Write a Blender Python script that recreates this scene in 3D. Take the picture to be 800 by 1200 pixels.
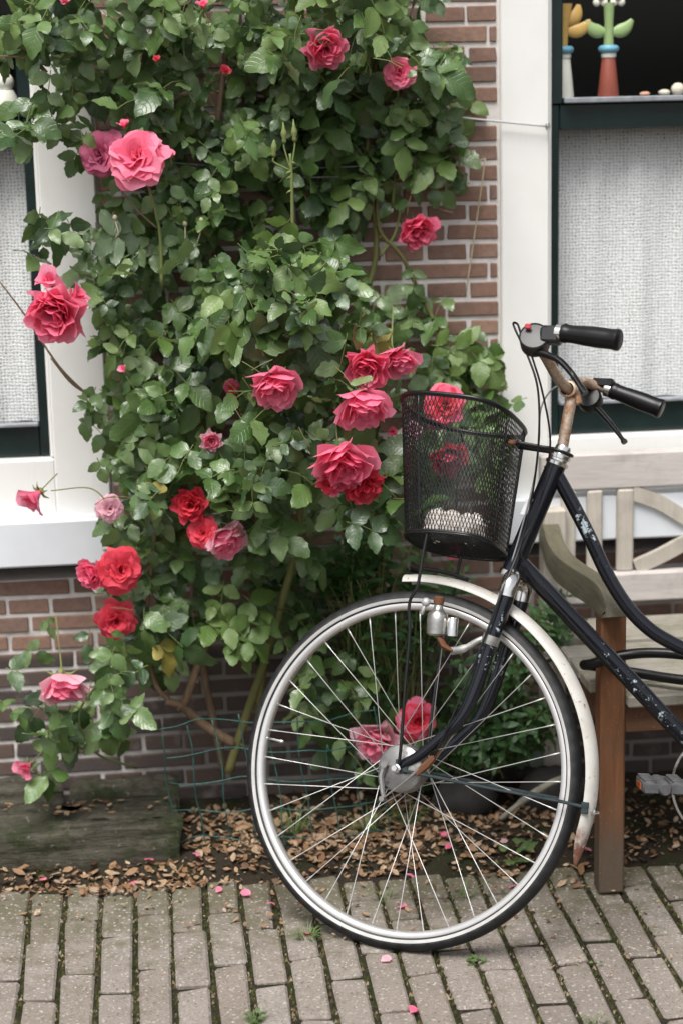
import bpy, math, random
import numpy as np
from mathutils import Vector, Matrix
RND = random.Random(7)
sc = bpy.context.scene
for o in list(bpy.data.objects): bpy.data.objects.remove(o)
COL = sc.collection
rad = math.radians

# ------------------------------------------------------------------ camera
CAM_POS = Vector((0, -4.26, 1.65))
FPX = 2250.0
p_, y_, r_ = rad(12.7), rad(5.9), rad(-1.3)
FW = Vector((math.sin(y_)*math.cos(p_), math.cos(y_)*math.cos(p_), -math.sin(p_)))
rt0 = Vector((math.cos(y_), -math.sin(y_), 0)); up0 = rt0.cross(FW)
RT = rt0*math.cos(r_) + up0*math.sin(r_); UP = up0*math.cos(r_) - rt0*math.sin(r_)
cam = bpy.data.cameras.new('camera'); co = bpy.data.objects.new('camera', cam); COL.objects.link(co)
M = Matrix((RT, UP, -FW)).transposed().to_4x4(); M.translation = CAM_POS
co.matrix_world = M
cam.sensor_fit = 'VERTICAL'; cam.sensor_height = 36; cam.sensor_width = 24
cam.lens = FPX/1200*36; cam.clip_start = 0.1; cam.clip_end = 500
cam.dof.use_dof = True; cam.dof.focus_distance = 3.72; cam.dof.aperture_fstop = 2.4
sc.camera = co

# ------------------------------------------------------------------ light
SUN_EL, SUN_AZ = rad(63), rad(206)       # soft light from the street side, a little from the left
w = bpy.data.worlds.new('World'); sc.world = w; w.use_nodes = True
nt = w.node_tree; nt.nodes.clear()
sky = nt.nodes.new('ShaderNodeTexSky'); sky.sky_type = 'NISHITA'; sky.sun_disc = False
sky.sun_elevation = SUN_EL; sky.sun_rotation = SUN_AZ; sky.air_density = 1.0; sky.dust_density = 3.0; sky.ozone_density = 1.0
hs = nt.nodes.new('ShaderNodeHueSaturation'); hs.inputs['Saturation'].default_value = 0.22
bg = nt.nodes.new('ShaderNodeBackground'); bg.inputs['Strength'].default_value = 0.058
wo = nt.nodes.new('ShaderNodeOutputWorld')
nt.links.new(sky.outputs[0], hs.inputs['Color']); nt.links.new(hs.outputs[0], bg.inputs[0]); nt.links.new(bg.outputs[0], wo.inputs[0])
sl = bpy.data.lights.new('sun', 'SUN'); sl.energy = 1.5; sl.angle = rad(32); sl.color = (1, .97, .92)
so = bpy.data.objects.new('sun', sl); COL.objects.link(so)
sdir = Vector((math.sin(SUN_AZ)*math.cos(SUN_EL), math.cos(SUN_AZ)*math.cos(SUN_EL), math.sin(SUN_EL)))
so.rotation_euler = sdir.to_track_quat('Z', 'Y').to_euler(); so.location = (-2, -5, 6)
sc.view_settings.view_transform = 'Standard'; sc.view_settings.look = 'None'
sc.view_settings.gamma = 1; sc.view_settings.exposure = 1.52; sc.view_settings.use_curve_mapping = False
sc.cycles.max_bounces = 8; sc.cycles.transparent_max_bounces = 16
sc.cycles.use_denoising = True

# ------------------------------------------------------------------ helpers
def ray(px, py):
    return (FW + RT*((px-400)/FPX) - UP*((py-600)/FPX)).normalized()
def PY(px, py, Y):
    r = ray(px, py); return CAM_POS + r*((Y-CAM_POS.y)/r.y)
def PZ(px, py, Z=0.0):
    r = ray(px, py); return CAM_POS + r*((Z-CAM_POS.z)/r.z)
def proj(X):
    v = Vector(X)-CAM_POS; d = v.dot(FW)
    return 400+FPX*v.dot(RT)/d, 600-FPX*v.dot(UP)/d, d

class MB:
    def __init__(s): s.v = []; s.f = []; s.uv = None; s.mi = []
    def add(s, vs, fs, mi=0):
        o = len(s.v); s.v += [tuple(x) for x in vs]; s.f += [tuple(i+o for i in f) for f in fs]; s.mi += [mi]*len(fs)
        return o
    def cbox(s, c, h, ch=.003, R=None, jit=0, rnd=RND, mi=0):
        """box with chamfered edges; c centre, h half sizes"""
        c = Vector(c); vs = []; idx = {}
        J = {}
        for sx in (-1, 1):
            for sy in (-1, 1):
                for sz in (-1, 1):
                    J[(sx, sy, sz)] = Vector((rnd.uniform(-jit, jit), rnd.uniform(-jit, jit), rnd.uniform(-jit, jit)))
        for sx in (-1, 1):
            for sy in (-1, 1):
                for sz in (-1, 1):
                    for ax in range(3):
                        q = [sx*(h[0]-ch), sy*(h[1]-ch), sz*(h[2]-ch)]
                        q[ax] = (sx, sy, sz)[ax]*h[ax]
                        q = Vector(q)+J[(sx, sy, sz)]
                        if R: q = R @ q
                        idx[(sx, sy, sz, ax)] = len(vs); vs.append(q+c)
        fs = []
        S = (-1, 1)
        def I(a, ax): return idx[(a[0], a[1], a[2], ax)]
        for ax in range(3):
            b, d = [(1, 2), (2, 0), (0, 1)][ax]
            for sg in S:
                cs = []
                for u, v in ((-1, -1), (1, -1), (1, 1), (-1, 1)):
                    a = [0, 0, 0]; a[ax] = sg; a[b] = u; a[d] = v; cs.append(I(a, ax))
                fs.append(cs if sg > 0 else cs[::-1])
        for ax in range(3):      # edges along ax
            b, d = [(1, 2), (2, 0), (0, 1)][ax]
            for u in S:
                for v in S:
                    a0 = [0, 0, 0]; a0[b] = u; a0[d] = v; a0[ax] = -1
                    a1 = list(a0); a1[ax] = 1
                    q = [I(a0, b), I(a1, b), I(a1, d), I(a0, d)]
                    fs.append(q if u*v < 0 else q[::-1])
        for sx in S:
            for sy in S:
                for sz in S:
                    t = [I((sx, sy, sz), 0), I((sx, sy, sz), 1), I((sx, sy, sz), 2)]
                    fs.append(t if sx*sy*sz > 0 else t[::-1])
        s.add(vs, fs, mi); return s
    def tube(s, path, r, seg=8, closed=False, caps=True, ref=None, mi=0, flat=1.0):
        P = [Vector(p) for p in path]; n = len(P)
        if not isinstance(r, (list, tuple)): r = [r]*n
        T = []
        for i in range(n):
            a = P[i-1] if (i > 0 or closed) else P[i]; b = P[(i+1) % n] if (i < n-1 or closed) else P[i]
            t = (b-a); T.append(t.normalized() if t.length > 1e-9 else Vector((0, 0, 1)))
        N = Vector(ref) if ref is not None else (Vector((0, 0, 1)) if abs(T[0].z) < .9 else Vector((1, 0, 0)))
        N = (N-T[0]*N.dot(T[0])).normalized(); vs = []; fs = []
        for i in range(n):
            N = (N-T[i]*N.dot(T[i])).normalized(); B = T[i].cross(N)
            for k in range(seg):
                a = 2*math.pi*k/seg; vs.append(P[i]+N*(r[i]*math.cos(a))+B*(r[i]*flat*math.sin(a)))
        m = n if closed else n-1
        for i in range(m):
            j = (i+1) % n
            for k in range(seg):
                l = (k+1) % seg; fs.append((i*seg+k, i*seg+l, j*seg+l, j*seg+k))
        if caps and not closed:
            fs.append(tuple(range(seg))[::-1]); fs.append(tuple((n-1)*seg+k for k in range(seg)))
        s.add(vs, fs, mi); return s
    def lathe(s, prof, O, A, X, seg=32, closed=False, mi=0, fn=None):
        """prof: (radius, height) along axis A from origin O"""
        O = Vector(O); A = Vector(A).normalized(); X = Vector(X); X = (X-A*X.dot(A)).normalized(); Y = A.cross(X)
        vs = []; fs = []; n = len(prof)
        for k in range(seg):
            a = 2*math.pi*k/seg; d = X*math.cos(a)+Y*math.sin(a)
            for j, (rr, hh) in enumerate(prof):
                if fn: rr, hh = fn(k, j, rr, hh)
                vs.append(O+d*rr+A*hh)
        for k in range(seg):
            l = (k+1) % seg
            for j in range(n if closed else n-1):
                m = (j+1) % n
                fs.append((k*n+j, l*n+j, l*n+m, k*n+m))
        s.add(vs, fs, mi); return s
    def sphere(s, c, r, seg=10, rings=6, R=None, noise=0, rnd=RND):
        vs = []; fs = []; c = Vector(c)
        if not isinstance(r, (tuple, list)): r = (r, r, r)
        vs.append(Vector((0, 0, 1)))
        for i in range(1, rings):
            for k in range(seg):
                t = math.pi*i/rings; a = 2*math.pi*k/seg
                vs.append(Vector((math.sin(t)*math.cos(a), math.sin(t)*math.sin(a), math.cos(t))))
        vs.append(Vector((0, 0, -1)))
        for k in range(seg): fs.append((0, 1+k, 1+(k+1) % seg))
        for i in range(rings-2):
            for k in range(seg):
                a = 1+i*seg+k; b = 1+i*seg+(k+1) % seg; fs.append((a, a+seg, b+seg, b))
        L = len(vs)-1
        for k in range(seg): fs.append((L, L-seg+(k+1) % seg, L-seg+k))
        out = []
        for v in vs:
            q = Vector((v.x*r[0], v.y*r[1], v.z*r[2]))*(1+rnd.uniform(-noise, noise))
            if R: q = R @ q
            out.append(q+c)
        s.add(out, fs); return s

WP = {}       # world position of every object's origin
def put(o, parent, wpos):
    COL.objects.link(o); WP[o.name] = Vector(wpos)
    if parent is not None:
        o.parent = parent; o.location = Vector(wpos)-WP[parent.name]
    else: o.location = wpos
    return o
def mesh(name, vs, fs, mats, smooth=False, mi=None):
    me = bpy.data.meshes.new(name); me.from_pydata([tuple(v) for v in vs], [], fs)
    for m in (mats if isinstance(mats, (list, tuple)) else [mats]): me.materials.append(m)
    if mi and any(mi): me.polygons.foreach_set('material_index', mi)
    if smooth: me.polygons.foreach_set('use_smooth', [True]*len(me.polygons))
    me.update(); return me
def obj(name, mb, mat, parent=None, smooth=False, **props):
    vs = np.array(mb.v); c = (vs.min(0)+vs.max(0))/2
    if parent is None: c[2] = vs[:, 2].min()
    me = mesh(name, vs-c, mb.f, mat, smooth, mb.mi)
    if smooth == 'auto':
        me.polygons.foreach_set('use_smooth', [True]*len(me.polygons))
        try: me.set_sharp_from_angle(angle=rad(38))
        except Exception: pass
    o = put(bpy.data.objects.new(name, me), parent, c)
    for k, v in props.items(): o[k] = v
    return o
def inst(name, me, parent, Mw):
    """object that shares mesh data, placed by a world matrix (parents are never rotated)"""
    o = bpy.data.objects.new(name, me); COL.objects.link(o)
    WP[o.name] = Mw.translation.copy()
    if parent is not None:
        o.parent = parent; L = Mw.copy(); L.translation = Mw.translation-WP[parent.name]; o.matrix_local = L
    else: o.matrix_world = Mw
    return o
def thing(name, loc, label, cat, group=None):
    o = bpy.data.objects.new(name, None); o.empty_display_size = .05; put(o, None, Vector(loc))
    o['label'] = label; o['category'] = cat
    if group: o['group'] = group
    return o
def tag(o, label, cat, group=None):
    o['label'] = label; o['category'] = cat
    if group: o['group'] = group
    return o
def crom(P, k=6):
    P = [Vector(p) for p in P]; out = []
    for i in range(len(P)-1):
        a = P[i-1] if i else P[0]*2-P[1]; b = P[i]; c = P[i+1]; d = P[i+2] if i+2 < len(P) else P[i+1]*2-P[i]
        for j in range(k):
            t = j/k; t2 = t*t; t3 = t2*t
            out.append(.5*((2*b)+(c-a)*t+(2*a-5*b+4*c-d)*t2+(3*b-a-3*c+d)*t3))
    out.append(P[-1]); return out

# ------------------------------------------------------------------ materials
def ramp(nt, fac, stops):
    r = nt.nodes.new('ShaderNodeValToRGB'); e = r.color_ramp.elements
    while len(e) < len(stops): e.new(.5)
    for i, (p, c) in enumerate(stops):
        e[i].position = p; e[i].color = (*c, 1) if len(c) == 3 else c
    nt.links.new(fac, r.inputs[0]); return r.outputs[0]
def g3(x): return (x, x, x)
class Mat:
    def __init__(s, name, rough=.6, metal=0, spec=.5):
        s.m = bpy.data.materials.new(name); s.m.use_nodes = True; s.nt = s.m.node_tree; s.nt.nodes.clear()
        s.out = s.nt.nodes.new('ShaderNodeOutputMaterial'); s.b = s.nt.nodes.new('ShaderNodeBsdfPrincipled')
        s.nt.links.new(s.b.outputs[0], s.out.inputs[0])
        s.b.inputs['Roughness'].default_value = rough; s.b.inputs['Metallic'].default_value = metal
        s.b.inputs['Specular IOR Level'].default_value = spec
        s.geo = s.nt.nodes.new('ShaderNodeNewGeometry'); s.pos = s.geo.outputs['Position']; s._h = None
    def n(s, t): return s.nt.nodes.new(t)
    def l(s, a, b): s.nt.links.new(a, b)
    def scaled(s, sc):
        if not isinstance(sc, (tuple, list)): return s.pos
        m = s.n('ShaderNodeVectorMath'); m.operation = 'MULTIPLY'; s.l(s.pos, m.inputs[0]); m.inputs[1].default_value = sc; return m.outputs[0]
    def noise(s, scale, detail=4, rough=.6, stretch=None, vec=None, dist=0):
        t = s.n('ShaderNodeTexNoise'); s.l(vec or s.scaled(stretch), t.inputs['Vector'])
        t.inputs['Scale'].default_value = scale; t.inputs['Detail'].default_value = detail; t.inputs['Roughness'].default_value = rough
        t.inputs['Distortion'].default_value = dist
        return t.outputs['Fac']
    def voro(s, scale, feat='F1'):
        t = s.n('ShaderNodeTexVoronoi'); s.l(s.pos, t.inputs['Vector']); t.inputs['Scale'].default_value = scale; t.feature = feat
        return t
    def rnd(s):
        oi = s.n('ShaderNodeObjectInfo'); a = s.math('ADD', oi.outputs['Random'], s.geo.outputs['Random Per Island']); return s.math('FRACT', a)
    def math(s, op, a, b=None, c=None):
        m = s.n('ShaderNodeMath'); m.operation = op
        for i, x in enumerate((a, b, c)):
            if x is None: continue
            if isinstance(x, (int, float)): m.inputs[i].default_value = x
            else: s.l(x, m.inputs[i])
        return m.outputs[0]
    def mix(s, fac, a, b, mode='MIX'):
        m = s.n('ShaderNodeMix'); m.data_type = 'RGBA'; m.blend_type = mode
        for i, x in ((0, fac), (6, a), (7, b)):
            if isinstance(x, (int, float)): m.inputs[i].default_value = x
            elif isinstance(x, tuple): m.inputs[i].default_value = (*x, 1)
            else: s.l(x, m.inputs[i])
        return m.outputs[2]
    def thr(s, v, lo, hi):
        m = s.n('ShaderNodeMapRange'); s.l(v, m.inputs[0]); m.inputs[1].default_value = lo; m.inputs[2].default_value = hi; return m.outputs[0]
    def col(s, c):
        if isinstance(c, tuple): s.b.inputs['Base Color'].default_value = (*c, 1)
        else: s.l(c, s.b.inputs['Base Color'])
        return s
    def rough(s, c): s.l(c, s.b.inputs['Roughness']); return s
    def bump(s, h, strength=.3, dist=.002):
        b = s.n('ShaderNodeBump'); b.inputs['Strength'].default_value = strength; b.inputs['Distance'].default_value = dist
        s.l(h, b.inputs['Height']); 
        if s._h: s.l(s._h, b.inputs['Normal'])
        s._h = b.outputs[0]; s.l(s._h, s.b.inputs['Normal']); return s
    def sepz(s):
        x = s.n('ShaderNodeSeparateXYZ'); s.l(s.pos, x.inputs[0]); return x.outputs
MT = {}
def simple(name, c, rough=.5, metal=0, spec=.5, var=.12, scale=30, bump=.0, c2=None):
    m = Mat(name, rough, metal, spec)
    n = m.noise(scale, 5)
    d = c2 or tuple(x*(1-var*2) for x in c)
    m.col(m.mix(m.thr(n, .3, .7), c, d))
    if bump: m.bump(m.noise(scale*4, 4), bump, .001)
    MT[name] = m.m; return m.m

# brick
def brick_mat():
    m = Mat('brick', .85, 0, .3)
    r = m.rnd(); z = m.sepz()[2]
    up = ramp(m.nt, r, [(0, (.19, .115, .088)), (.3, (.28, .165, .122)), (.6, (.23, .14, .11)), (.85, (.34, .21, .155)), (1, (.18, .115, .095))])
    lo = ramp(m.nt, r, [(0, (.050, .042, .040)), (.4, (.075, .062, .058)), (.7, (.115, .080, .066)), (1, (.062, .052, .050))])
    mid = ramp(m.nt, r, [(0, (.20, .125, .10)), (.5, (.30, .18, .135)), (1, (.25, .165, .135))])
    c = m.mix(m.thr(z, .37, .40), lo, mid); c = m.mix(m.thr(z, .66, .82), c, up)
    n = m.noise(60, 6, .7); c = m.mix(m.thr(n, .35, .75), c, m.mix(.55, c, (.10, .07, .06)))
    n2 = m.noise(14, 4, .6); c = m.mix(m.math('MULTIPLY', m.thr(n2, .55, .75), .28), c, (.42, .36, .33))
    m.col(c); m.bump(m.noise(170, 6, .7), .5, .002); m.bump(m.noise(40, 3), .3, .003); MT['brick'] = m.m
brick_mat()
def mortar_mat():
    m = Mat('mortar', .95, 0, .2)
    n = m.noise(25, 6, .7); c = m.mix(m.thr(n, .3, .7), (.74, .71, .69), (.58, .545, .52))
    z = m.sepz()[2]; x_ = m.sepz()[0]; bush_shade = m.math('MULTIPLY', m.thr(m.math('ADD', x_, m.math('MULTIPLY', m.noise(5, 5), .5)), .10, .35), m.thr(m.math('ADD', z, m.math('MULTIPLY', m.noise(6, 4), .3)), .80, .50)); c = m.mix(m.math('MULTIPLY', bush_shade, .85), c, (.15, .135, .125)); c = m.mix(m.math('MULTIPLY', m.thr(m.noise(9, 3), .45, .62), m.thr(z, .75, .1)), c, (.24, .22, .20))  # mortar darkened low behind the bush: its shade put into the colour
    m.col(c); m.bump(m.noise(220, 5), .6, .002); MT['mortar'] = m.m
mortar_mat()
def paint_white():
    m = Mat('white_paint', .42, 0, .5)
    n = m.noise(5, 5, .6); c = m.mix(m.thr(n, .4, .75), (.80, .795, .775), (.74, .735, .71))
    g = m.noise(90, 4, .7); c = m.mix(m.math('MULTIPLY', m.thr(g, .66, .78), .25), c, (.5, .48, .44))
    dr = m.noise(3, 6, .7, (14, 14, 1)); c = m.mix(m.math('MULTIPLY', m.thr(dr, .58, .74), .22), c, (.52, .49, .43)); ck = m.noise(6, 5, .8, (40, 40, 1.2)); c = m.mix(m.math('MULTIPLY', m.thr(ck, .69, .72), .35), c, (.36, .33, .29))
    m.col(c); m.bump(m.noise(30, 4, .6, (12, 12, 1)), .12, .003); m.bump(m.noise(150, 2), .05, .001); MT['white_paint'] = m.m
paint_white()
simple('sill_paint', (.70, .73, .77), .4, var=.05, scale=8, bump=.05)
simple('green_paint', (.008, .021, .020), .28, spec=.5, var=.2, scale=20, bump=.04)
simple('ledge_lead', (.30, .32, .35), .5, var=.2, scale=60, bump=.2)
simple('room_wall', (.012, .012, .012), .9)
def glass_mat():
    m = bpy.data.materials.new('window_glass'); m.use_nodes = True; t = m.node_tree; t.nodes.clear()
    o = t.nodes.new('ShaderNodeOutputMaterial'); a = t.nodes.new('ShaderNodeBsdfTransparent'); g = t.nodes.new('ShaderNodeBsdfGlossy')
    g.inputs['Roughness'].default_value = .03; mx = t.nodes.new('ShaderNodeMixShader'); mx.inputs[0].default_value = .018
    a.inputs[0].default_value = (.99, 1, .995, 1)
    t.links.new(a.outputs[0], mx.inputs[1]); t.links.new(g.outputs[0], mx.inputs[2]); t.links.new(mx.outputs[0], o.inputs[0]); MT['glass'] = m
glass_mat()
def curtain_mat():
    m = Mat('lace', .9, 0, .1); nt = m.nt
    def wave(dirn, sc, dis):
        t = m.n('ShaderNodeTexWave'); t.wave_type = 'BANDS'; t.bands_direction = dirn; m.l(m.pos, t.inputs[0])
        t.inputs['Scale'].default_value = sc; t.inputs['Distortion'].default_value = dis; t.inputs['Detail'].default_value = 2; t.inputs['Detail Scale'].default_value = 2
        return t.outputs['Fac']
    a = wave('X', 40, 4.5); b = wave('Z', 42, 4.0)
    th = m.math('MAXIMUM', a, b)
    n = m.noise(14, 5, .75, (9, 9, .5)); n2 = m.noise(30, 4, .7, (1, 1, 6))
    z = m.sepz()[2]
    hol = m.thr(m.math('ADD', m.math('ADD', th, m.math('MULTIPLY', n, 1.5)), m.math('MULTIPLY', n2, .7)), 1.15, 1.85)
    al = m.math('ADD', m.math('MULTIPLY', hol, .62), .38)
    dark = m.thr(z, 1.53, 1.43)
    al = m.math('MULTIPLY', al, m.math('ADD', .55, m.math('MULTIPLY', dark, .45)))
    m.col(m.mix(m.thr(n, .35, .7), (.95, .935, .95), (.84, .825, .845)))
    tr = m.n('ShaderNodeBsdfTranslucent'); tr.inputs[0].default_value = (.7, .69, .68, 1)
    mx = m.n('ShaderNodeMixShader'); mx.inputs[0].default_value = .1; m.l(m.b.outputs[0], mx.inputs[1]); m.l(tr.outputs[0], mx.inputs[2])
    tp = m.n('ShaderNodeBsdfTransparent'); m2 = m.n('ShaderNodeMixShader'); m.l(al, m2.inputs[0]); m.l(tp.outputs[0], m2.inputs[1]); m.l(mx.outputs[0], m2.inputs[2])
    m.l(m2.outputs[0], m.out.inputs[0]); m.bump(m.math('ADD', a, b), .4, .002); MT['lace'] = m.m
curtain_mat()
def paver_mat():
    m = Mat('paver', .88, 0, .3); r = m.rnd()
    c = ramp(m.nt, r, [(0, (.31, .262, .228)), (.35, (.41, .355, .318)), (.7, (.36, .302, .26)), (1, (.45, .40, .362))])
    n = m.noise(7, 5, .65); c = m.mix(m.math('MULTIPLY', m.thr(n, .45, .7), .5), c, (.22, .19, .15))
    y = m.sepz()[1]
    mo = m.noise(16, 6, .7); moss = m.math('MULTIPLY', m.thr(m.math('ADD', mo, m.math('MULTIPLY', m.thr(y, -.95, -.48), .30)), .55, .80), .85)
    c = m.mix(moss, c, (.15, .142, .07))
    v = m.voro(95); sp = m.thr(v.outputs['Distance'], .36, .26); keep = m.thr(m.noise(190, 1), .48, .53)
    c = m.mix(m.math('MULTIPLY', sp, keep), c, (.62, .575, .515))
    v2 = m.voro(115); c = m.mix(m.math('MULTIPLY', m.math('MULTIPLY', m.thr(v2.outputs['Distance'], .36, .22), m.thr(m.noise(160, 1), .53, .58)), .75), c, (.09, .08, .075))
    f = m.noise(170, 5, .85); c = m.mix(m.thr(f, .36, .66), c, m.mix(.6, c, (.13, .115, .10)))
    m.col(c); m.bump(m.noise(200, 6, .8), 1.0, .005); m.bump(m.noise(30, 4), .5, .006); MT['paver'] = m.m
paver_mat()
def soil_mat():
    m = Mat('soil', .95, 0, .2)
    n = m.noise(18, 7, .7); c = m.mix(m.thr(n, .3, .7), (.028, .022, .016), (.06, .045, .03))
    mo = m.noise(9, 5, .6); c = m.mix(m.thr(mo, .5, .66), c, (.030, .038, .014))
    sp = m.voro(120); c = m.mix(m.math('MULTIPLY', m.thr(sp.outputs['Distance'], .3, .15), m.thr(m.noise(90, 2), .54, .62)), c, (.22, .18, .12))
    m.col(c); m.bump(m.noise(120, 7, .8), 1, .01); MT['soil'] = m.m
soil_mat()
def sleeper_mat():
    m = Mat('old_timber', .9, 0, .25)
    n = m.noise(6, 7, .7, (1, 9, 9)); c = m.mix(m.thr(n, .32, .68), (.030, .028, .020), (.13, .118, .09))
    mo = m.noise(11, 6, .7); c = m.mix(m.thr(mo, .48, .62), c, (.035, .045, .018))
    cr = m.noise(5, 6, .8, (1.2, 22, 22)); c = m.mix(m.thr(cr, .60, .72), c, (.012, .011, .010))
    li = m.noise(70, 3, .6); c = m.mix(m.math('MULTIPLY', m.thr(li, .64, .72), .6), c, (.30, .29, .24))
    m.col(c); m.bump(n, .8, .02); m.bump(m.noise(90, 6, .7), .8, .006); MT['old_timber'] = m.m
sleeper_mat()
def wood_mat(name, ca, cb, moss=0, axis=(1, 12, 12), grey=None, dirt=.3):
    m = Mat(name, .78, 0, .3)
    r = m.rnd()
    n = m.noise(7, 7, .65, axis, dist=.6); c = m.mix(m.thr(n, .3, .72), ca, cb)
    c = m.mix(m.math('MULTIPLY', m.thr(r, 0, 1), .25), c, tuple(x*.7 for x in ca))
    d = m.noise(11, 5, .7); c = m.mix(m.math('MULTIPLY', m.thr(d, .5, .75), dirt), c, (.06, .05, .04))
    if moss: mo = m.noise(13, 5, .6); c = m.mix(m.math('MULTIPLY', m.thr(mo, .42, .62), moss), c, (.14, .135, .07))
    if grey:
        z = m.sepz()[2]; c = m.mix(m.math('MULTIPLY', m.thr(m.math('ADD', z, m.math('MULTIPLY', m.noise(18, 5), .16)), .30, .16), .85), c, grey)
    k = m.noise(300, 3, .6); c = m.mix(m.math('MULTIPLY', m.thr(k, .66, .72), .5), c, (.55, .5, .44))
    m.col(c); m.bump(n, .35, .003); m.bump(m.noise(60, 5, .7, axis), .35, .0015); MT[name] = m.m
wood_mat('bench_grey', (.48, .44, .415), (.61, .57, .55), 0, (1, 10, 10))
wood_mat('bench_grey_upright', (.43, .39, .335), (.55, .505, .445), 0, (10, 10, 1))
wood_mat('bench_seat', (.25, .235, .20), (.35, .325, .28), .5, (1, 10, 10))
wood_mat('bench_arm', (.085, .075, .055), (.17, .155, .115), .35, (10, 1, 10))  # dark all over: shade on its outer face is put into the wood colour
wood_mat('bench_red', (.12, .050, .021), (.205, .092, .042), 0, (9, 9, 1), (.095, .075, .055), .35)
wood_mat('bench_apron', (.10, .046, .024), (.165, .085, .048), 0, (1, 10, 10), None, .5)
simple('wire_green', (.035, .135, .118), .45, var=.3, scale=60)
def litter_mat():
    m = Mat('dead_leaves', .8, 0, .25); r = m.rnd()
    c = ramp(m.nt, r, [(0, (.19, .10, .05)), (.25, (.30, .19, .11)), (.5, (.40, .29, .195)), (.7, (.22, .12, .065)), (.85, (.085, .045, .026)), (1, (.48, .37, .27))])
    c = m.mix(m.thr(m.noise(200, 3), .4, .8), c, m.mix(.5, c, (.14, .08, .04))); m.col(c); MT['litter'] = m.m
litter_mat()
def leaf_mat(name, dark, light, pale, gloss=.34, transl=.22):
    m = Mat(name, gloss, 0, .8); r = m.rnd()
    uv = m.n('ShaderNodeUVMap'); sx = m.n('ShaderNodeSeparateXYZ'); m.l(uv.outputs[0], sx.inputs[0])
    u, v = sx.outputs[0], sx.outputs[1]
    au = m.math('ABSOLUTE', m.math('SUBTRACT', u, .5))
    ph = m.math('FRACT', m.math('MULTIPLY', m.math('SUBTRACT', v, m.math('MULTIPLY', au, .55)), 7.0))
    vein = m.math('MAXIMUM', m.thr(m.math('ABSOLUTE', m.math('SUBTRACT', ph, .5)), .40, .5), m.thr(au, .022, .006))
    c = ramp(m.nt, r, [(0, dark), (.6, light), (1, tuple((a+b)/2 for a, b in zip(light, pale)))])
    n = m.noise(24, 4, .6); c = m.mix(m.math('MULTIPLY', m.thr(n, .45, .75), .45), c, dark)
    c = m.mix(m.math('MULTIPLY', vein, .22), c, pale)
    sp = m.noise(130, 2, .5); c = m.mix(m.math('MULTIPLY', m.thr(sp, .72, .78), .5), c, (.10, .09, .03))
    c = m.mix(m.geo.outputs['Backfacing'], c, m.mix(.6, c, pale))
    m.col(c)
    m.rough(m.math('ADD', gloss-.05, m.math('MULTIPLY', m.noise(60, 3), .22)))
    m.bump(m.math('MULTIPLY', vein, -1), .35, .0015); m.bump(m.noise(70, 3), .25, .003)
    tr = m.n('ShaderNodeBsdfTranslucent'); m.l(m.mix(.5, c, (.20, .32, .06)), tr.inputs[0])
    mx = m.n('ShaderNodeMixShader'); mx.inputs[0].default_value = transl; m.l(m.b.outputs[0], mx.inputs[1]); m.l(tr.outputs[0], mx.inputs[2]); m.l(mx.outputs[0], m.out.inputs[0])
    MT[name] = m.m
leaf_mat('rose_leaf', (.038, .092, .020), (.112, .198, .055), (.24, .31, .15), .27)
leaf_mat('rose_leaf_young', (.10, .185, .035), (.165, .265, .065), (.28, .38, .15), .4, .35)
leaf_mat('rose_leaf_old', (.022, .060, .016), (.055, .110, .036), (.16, .22, .13), .30, .15)
leaf_mat('rose_leaf_yellow', (.20, .19, .035), (.30, .25, .05), (.36, .30, .10), .4, .3)
leaf_mat('shrub_leaf', (.020, .072, .018), (.050, .135, .035), (.12, .22, .08), .35, .25)
leaf_mat('weed_leaf', (.05, .11, .025), (.10, .17, .05), (.2, .28, .1), .5, .3)
def petal_mat(name, a, b, edge):
    m = Mat(name, .55, 0, .3)
    uv = m.n('ShaderNodeUVMap'); sx = m.n('ShaderNodeSeparateXYZ'); m.l(uv.outputs[0], sx.inputs[0])
    r = m.rnd(); c = m.mix(m.thr(r, 0, 1), a, b)
    st = m.noise(1, 3, .6, None, None); 
    wv = m.n('ShaderNodeTexNoise'); mp = m.n('ShaderNodeVectorMath'); mp.operation = 'MULTIPLY'; m.l(uv.outputs[0], mp.inputs[0]); mp.inputs[1].default_value = (26, 2, 1)
    m.l(mp.outputs[0], wv.inputs['Vector']); wv.inputs['Scale'].default_value = 1; wv.inputs['Detail'].default_value = 3
    c = m.mix(m.math('MULTIPLY', m.thr(wv.outputs['Fac'], .4, .7), .3), c, edge)
    c = m.mix(m.math('MULTIPLY', m.math('POWER', sx.outputs[1], 3.0), .22), c, edge)
    c = m.mix(m.geo.outputs['Backfacing'], c, m.mix(.25, c, edge))
    m.col(c); m.bump(wv.outputs['Fac'], .3, .002)
    tr = m.n('ShaderNodeBsdfTranslucent'); m.l(c, tr.inputs[0])
    mx = m.n('ShaderNodeMixShader'); mx.inputs[0].default_value = .45; m.l(m.b.outputs[0], mx.inputs[1]); m.l(tr.outputs[0], mx.inputs[2]); m.l(mx.outputs[0], m.out.inputs[0])
    MT[name] = m.m
petal_mat('petal_pink', (.93, .14, .285), (.88, .095, .23), (.96, .34, .47))
petal_mat('petal_light', (.95, .215, .37), (.92, .15, .295), (.97, .48, .61))
petal_mat('petal_red', (.78, .035, .07), (.68, .02, .055), (.88, .15, .21))
petal_mat('petal_magenta', (.48, .035, .13), (.58, .08, .2), (.72, .28, .42))
petal_mat('petal_pale', (.84, .36, .48), (.88, .50, .60), (.93, .70, .76))
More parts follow.
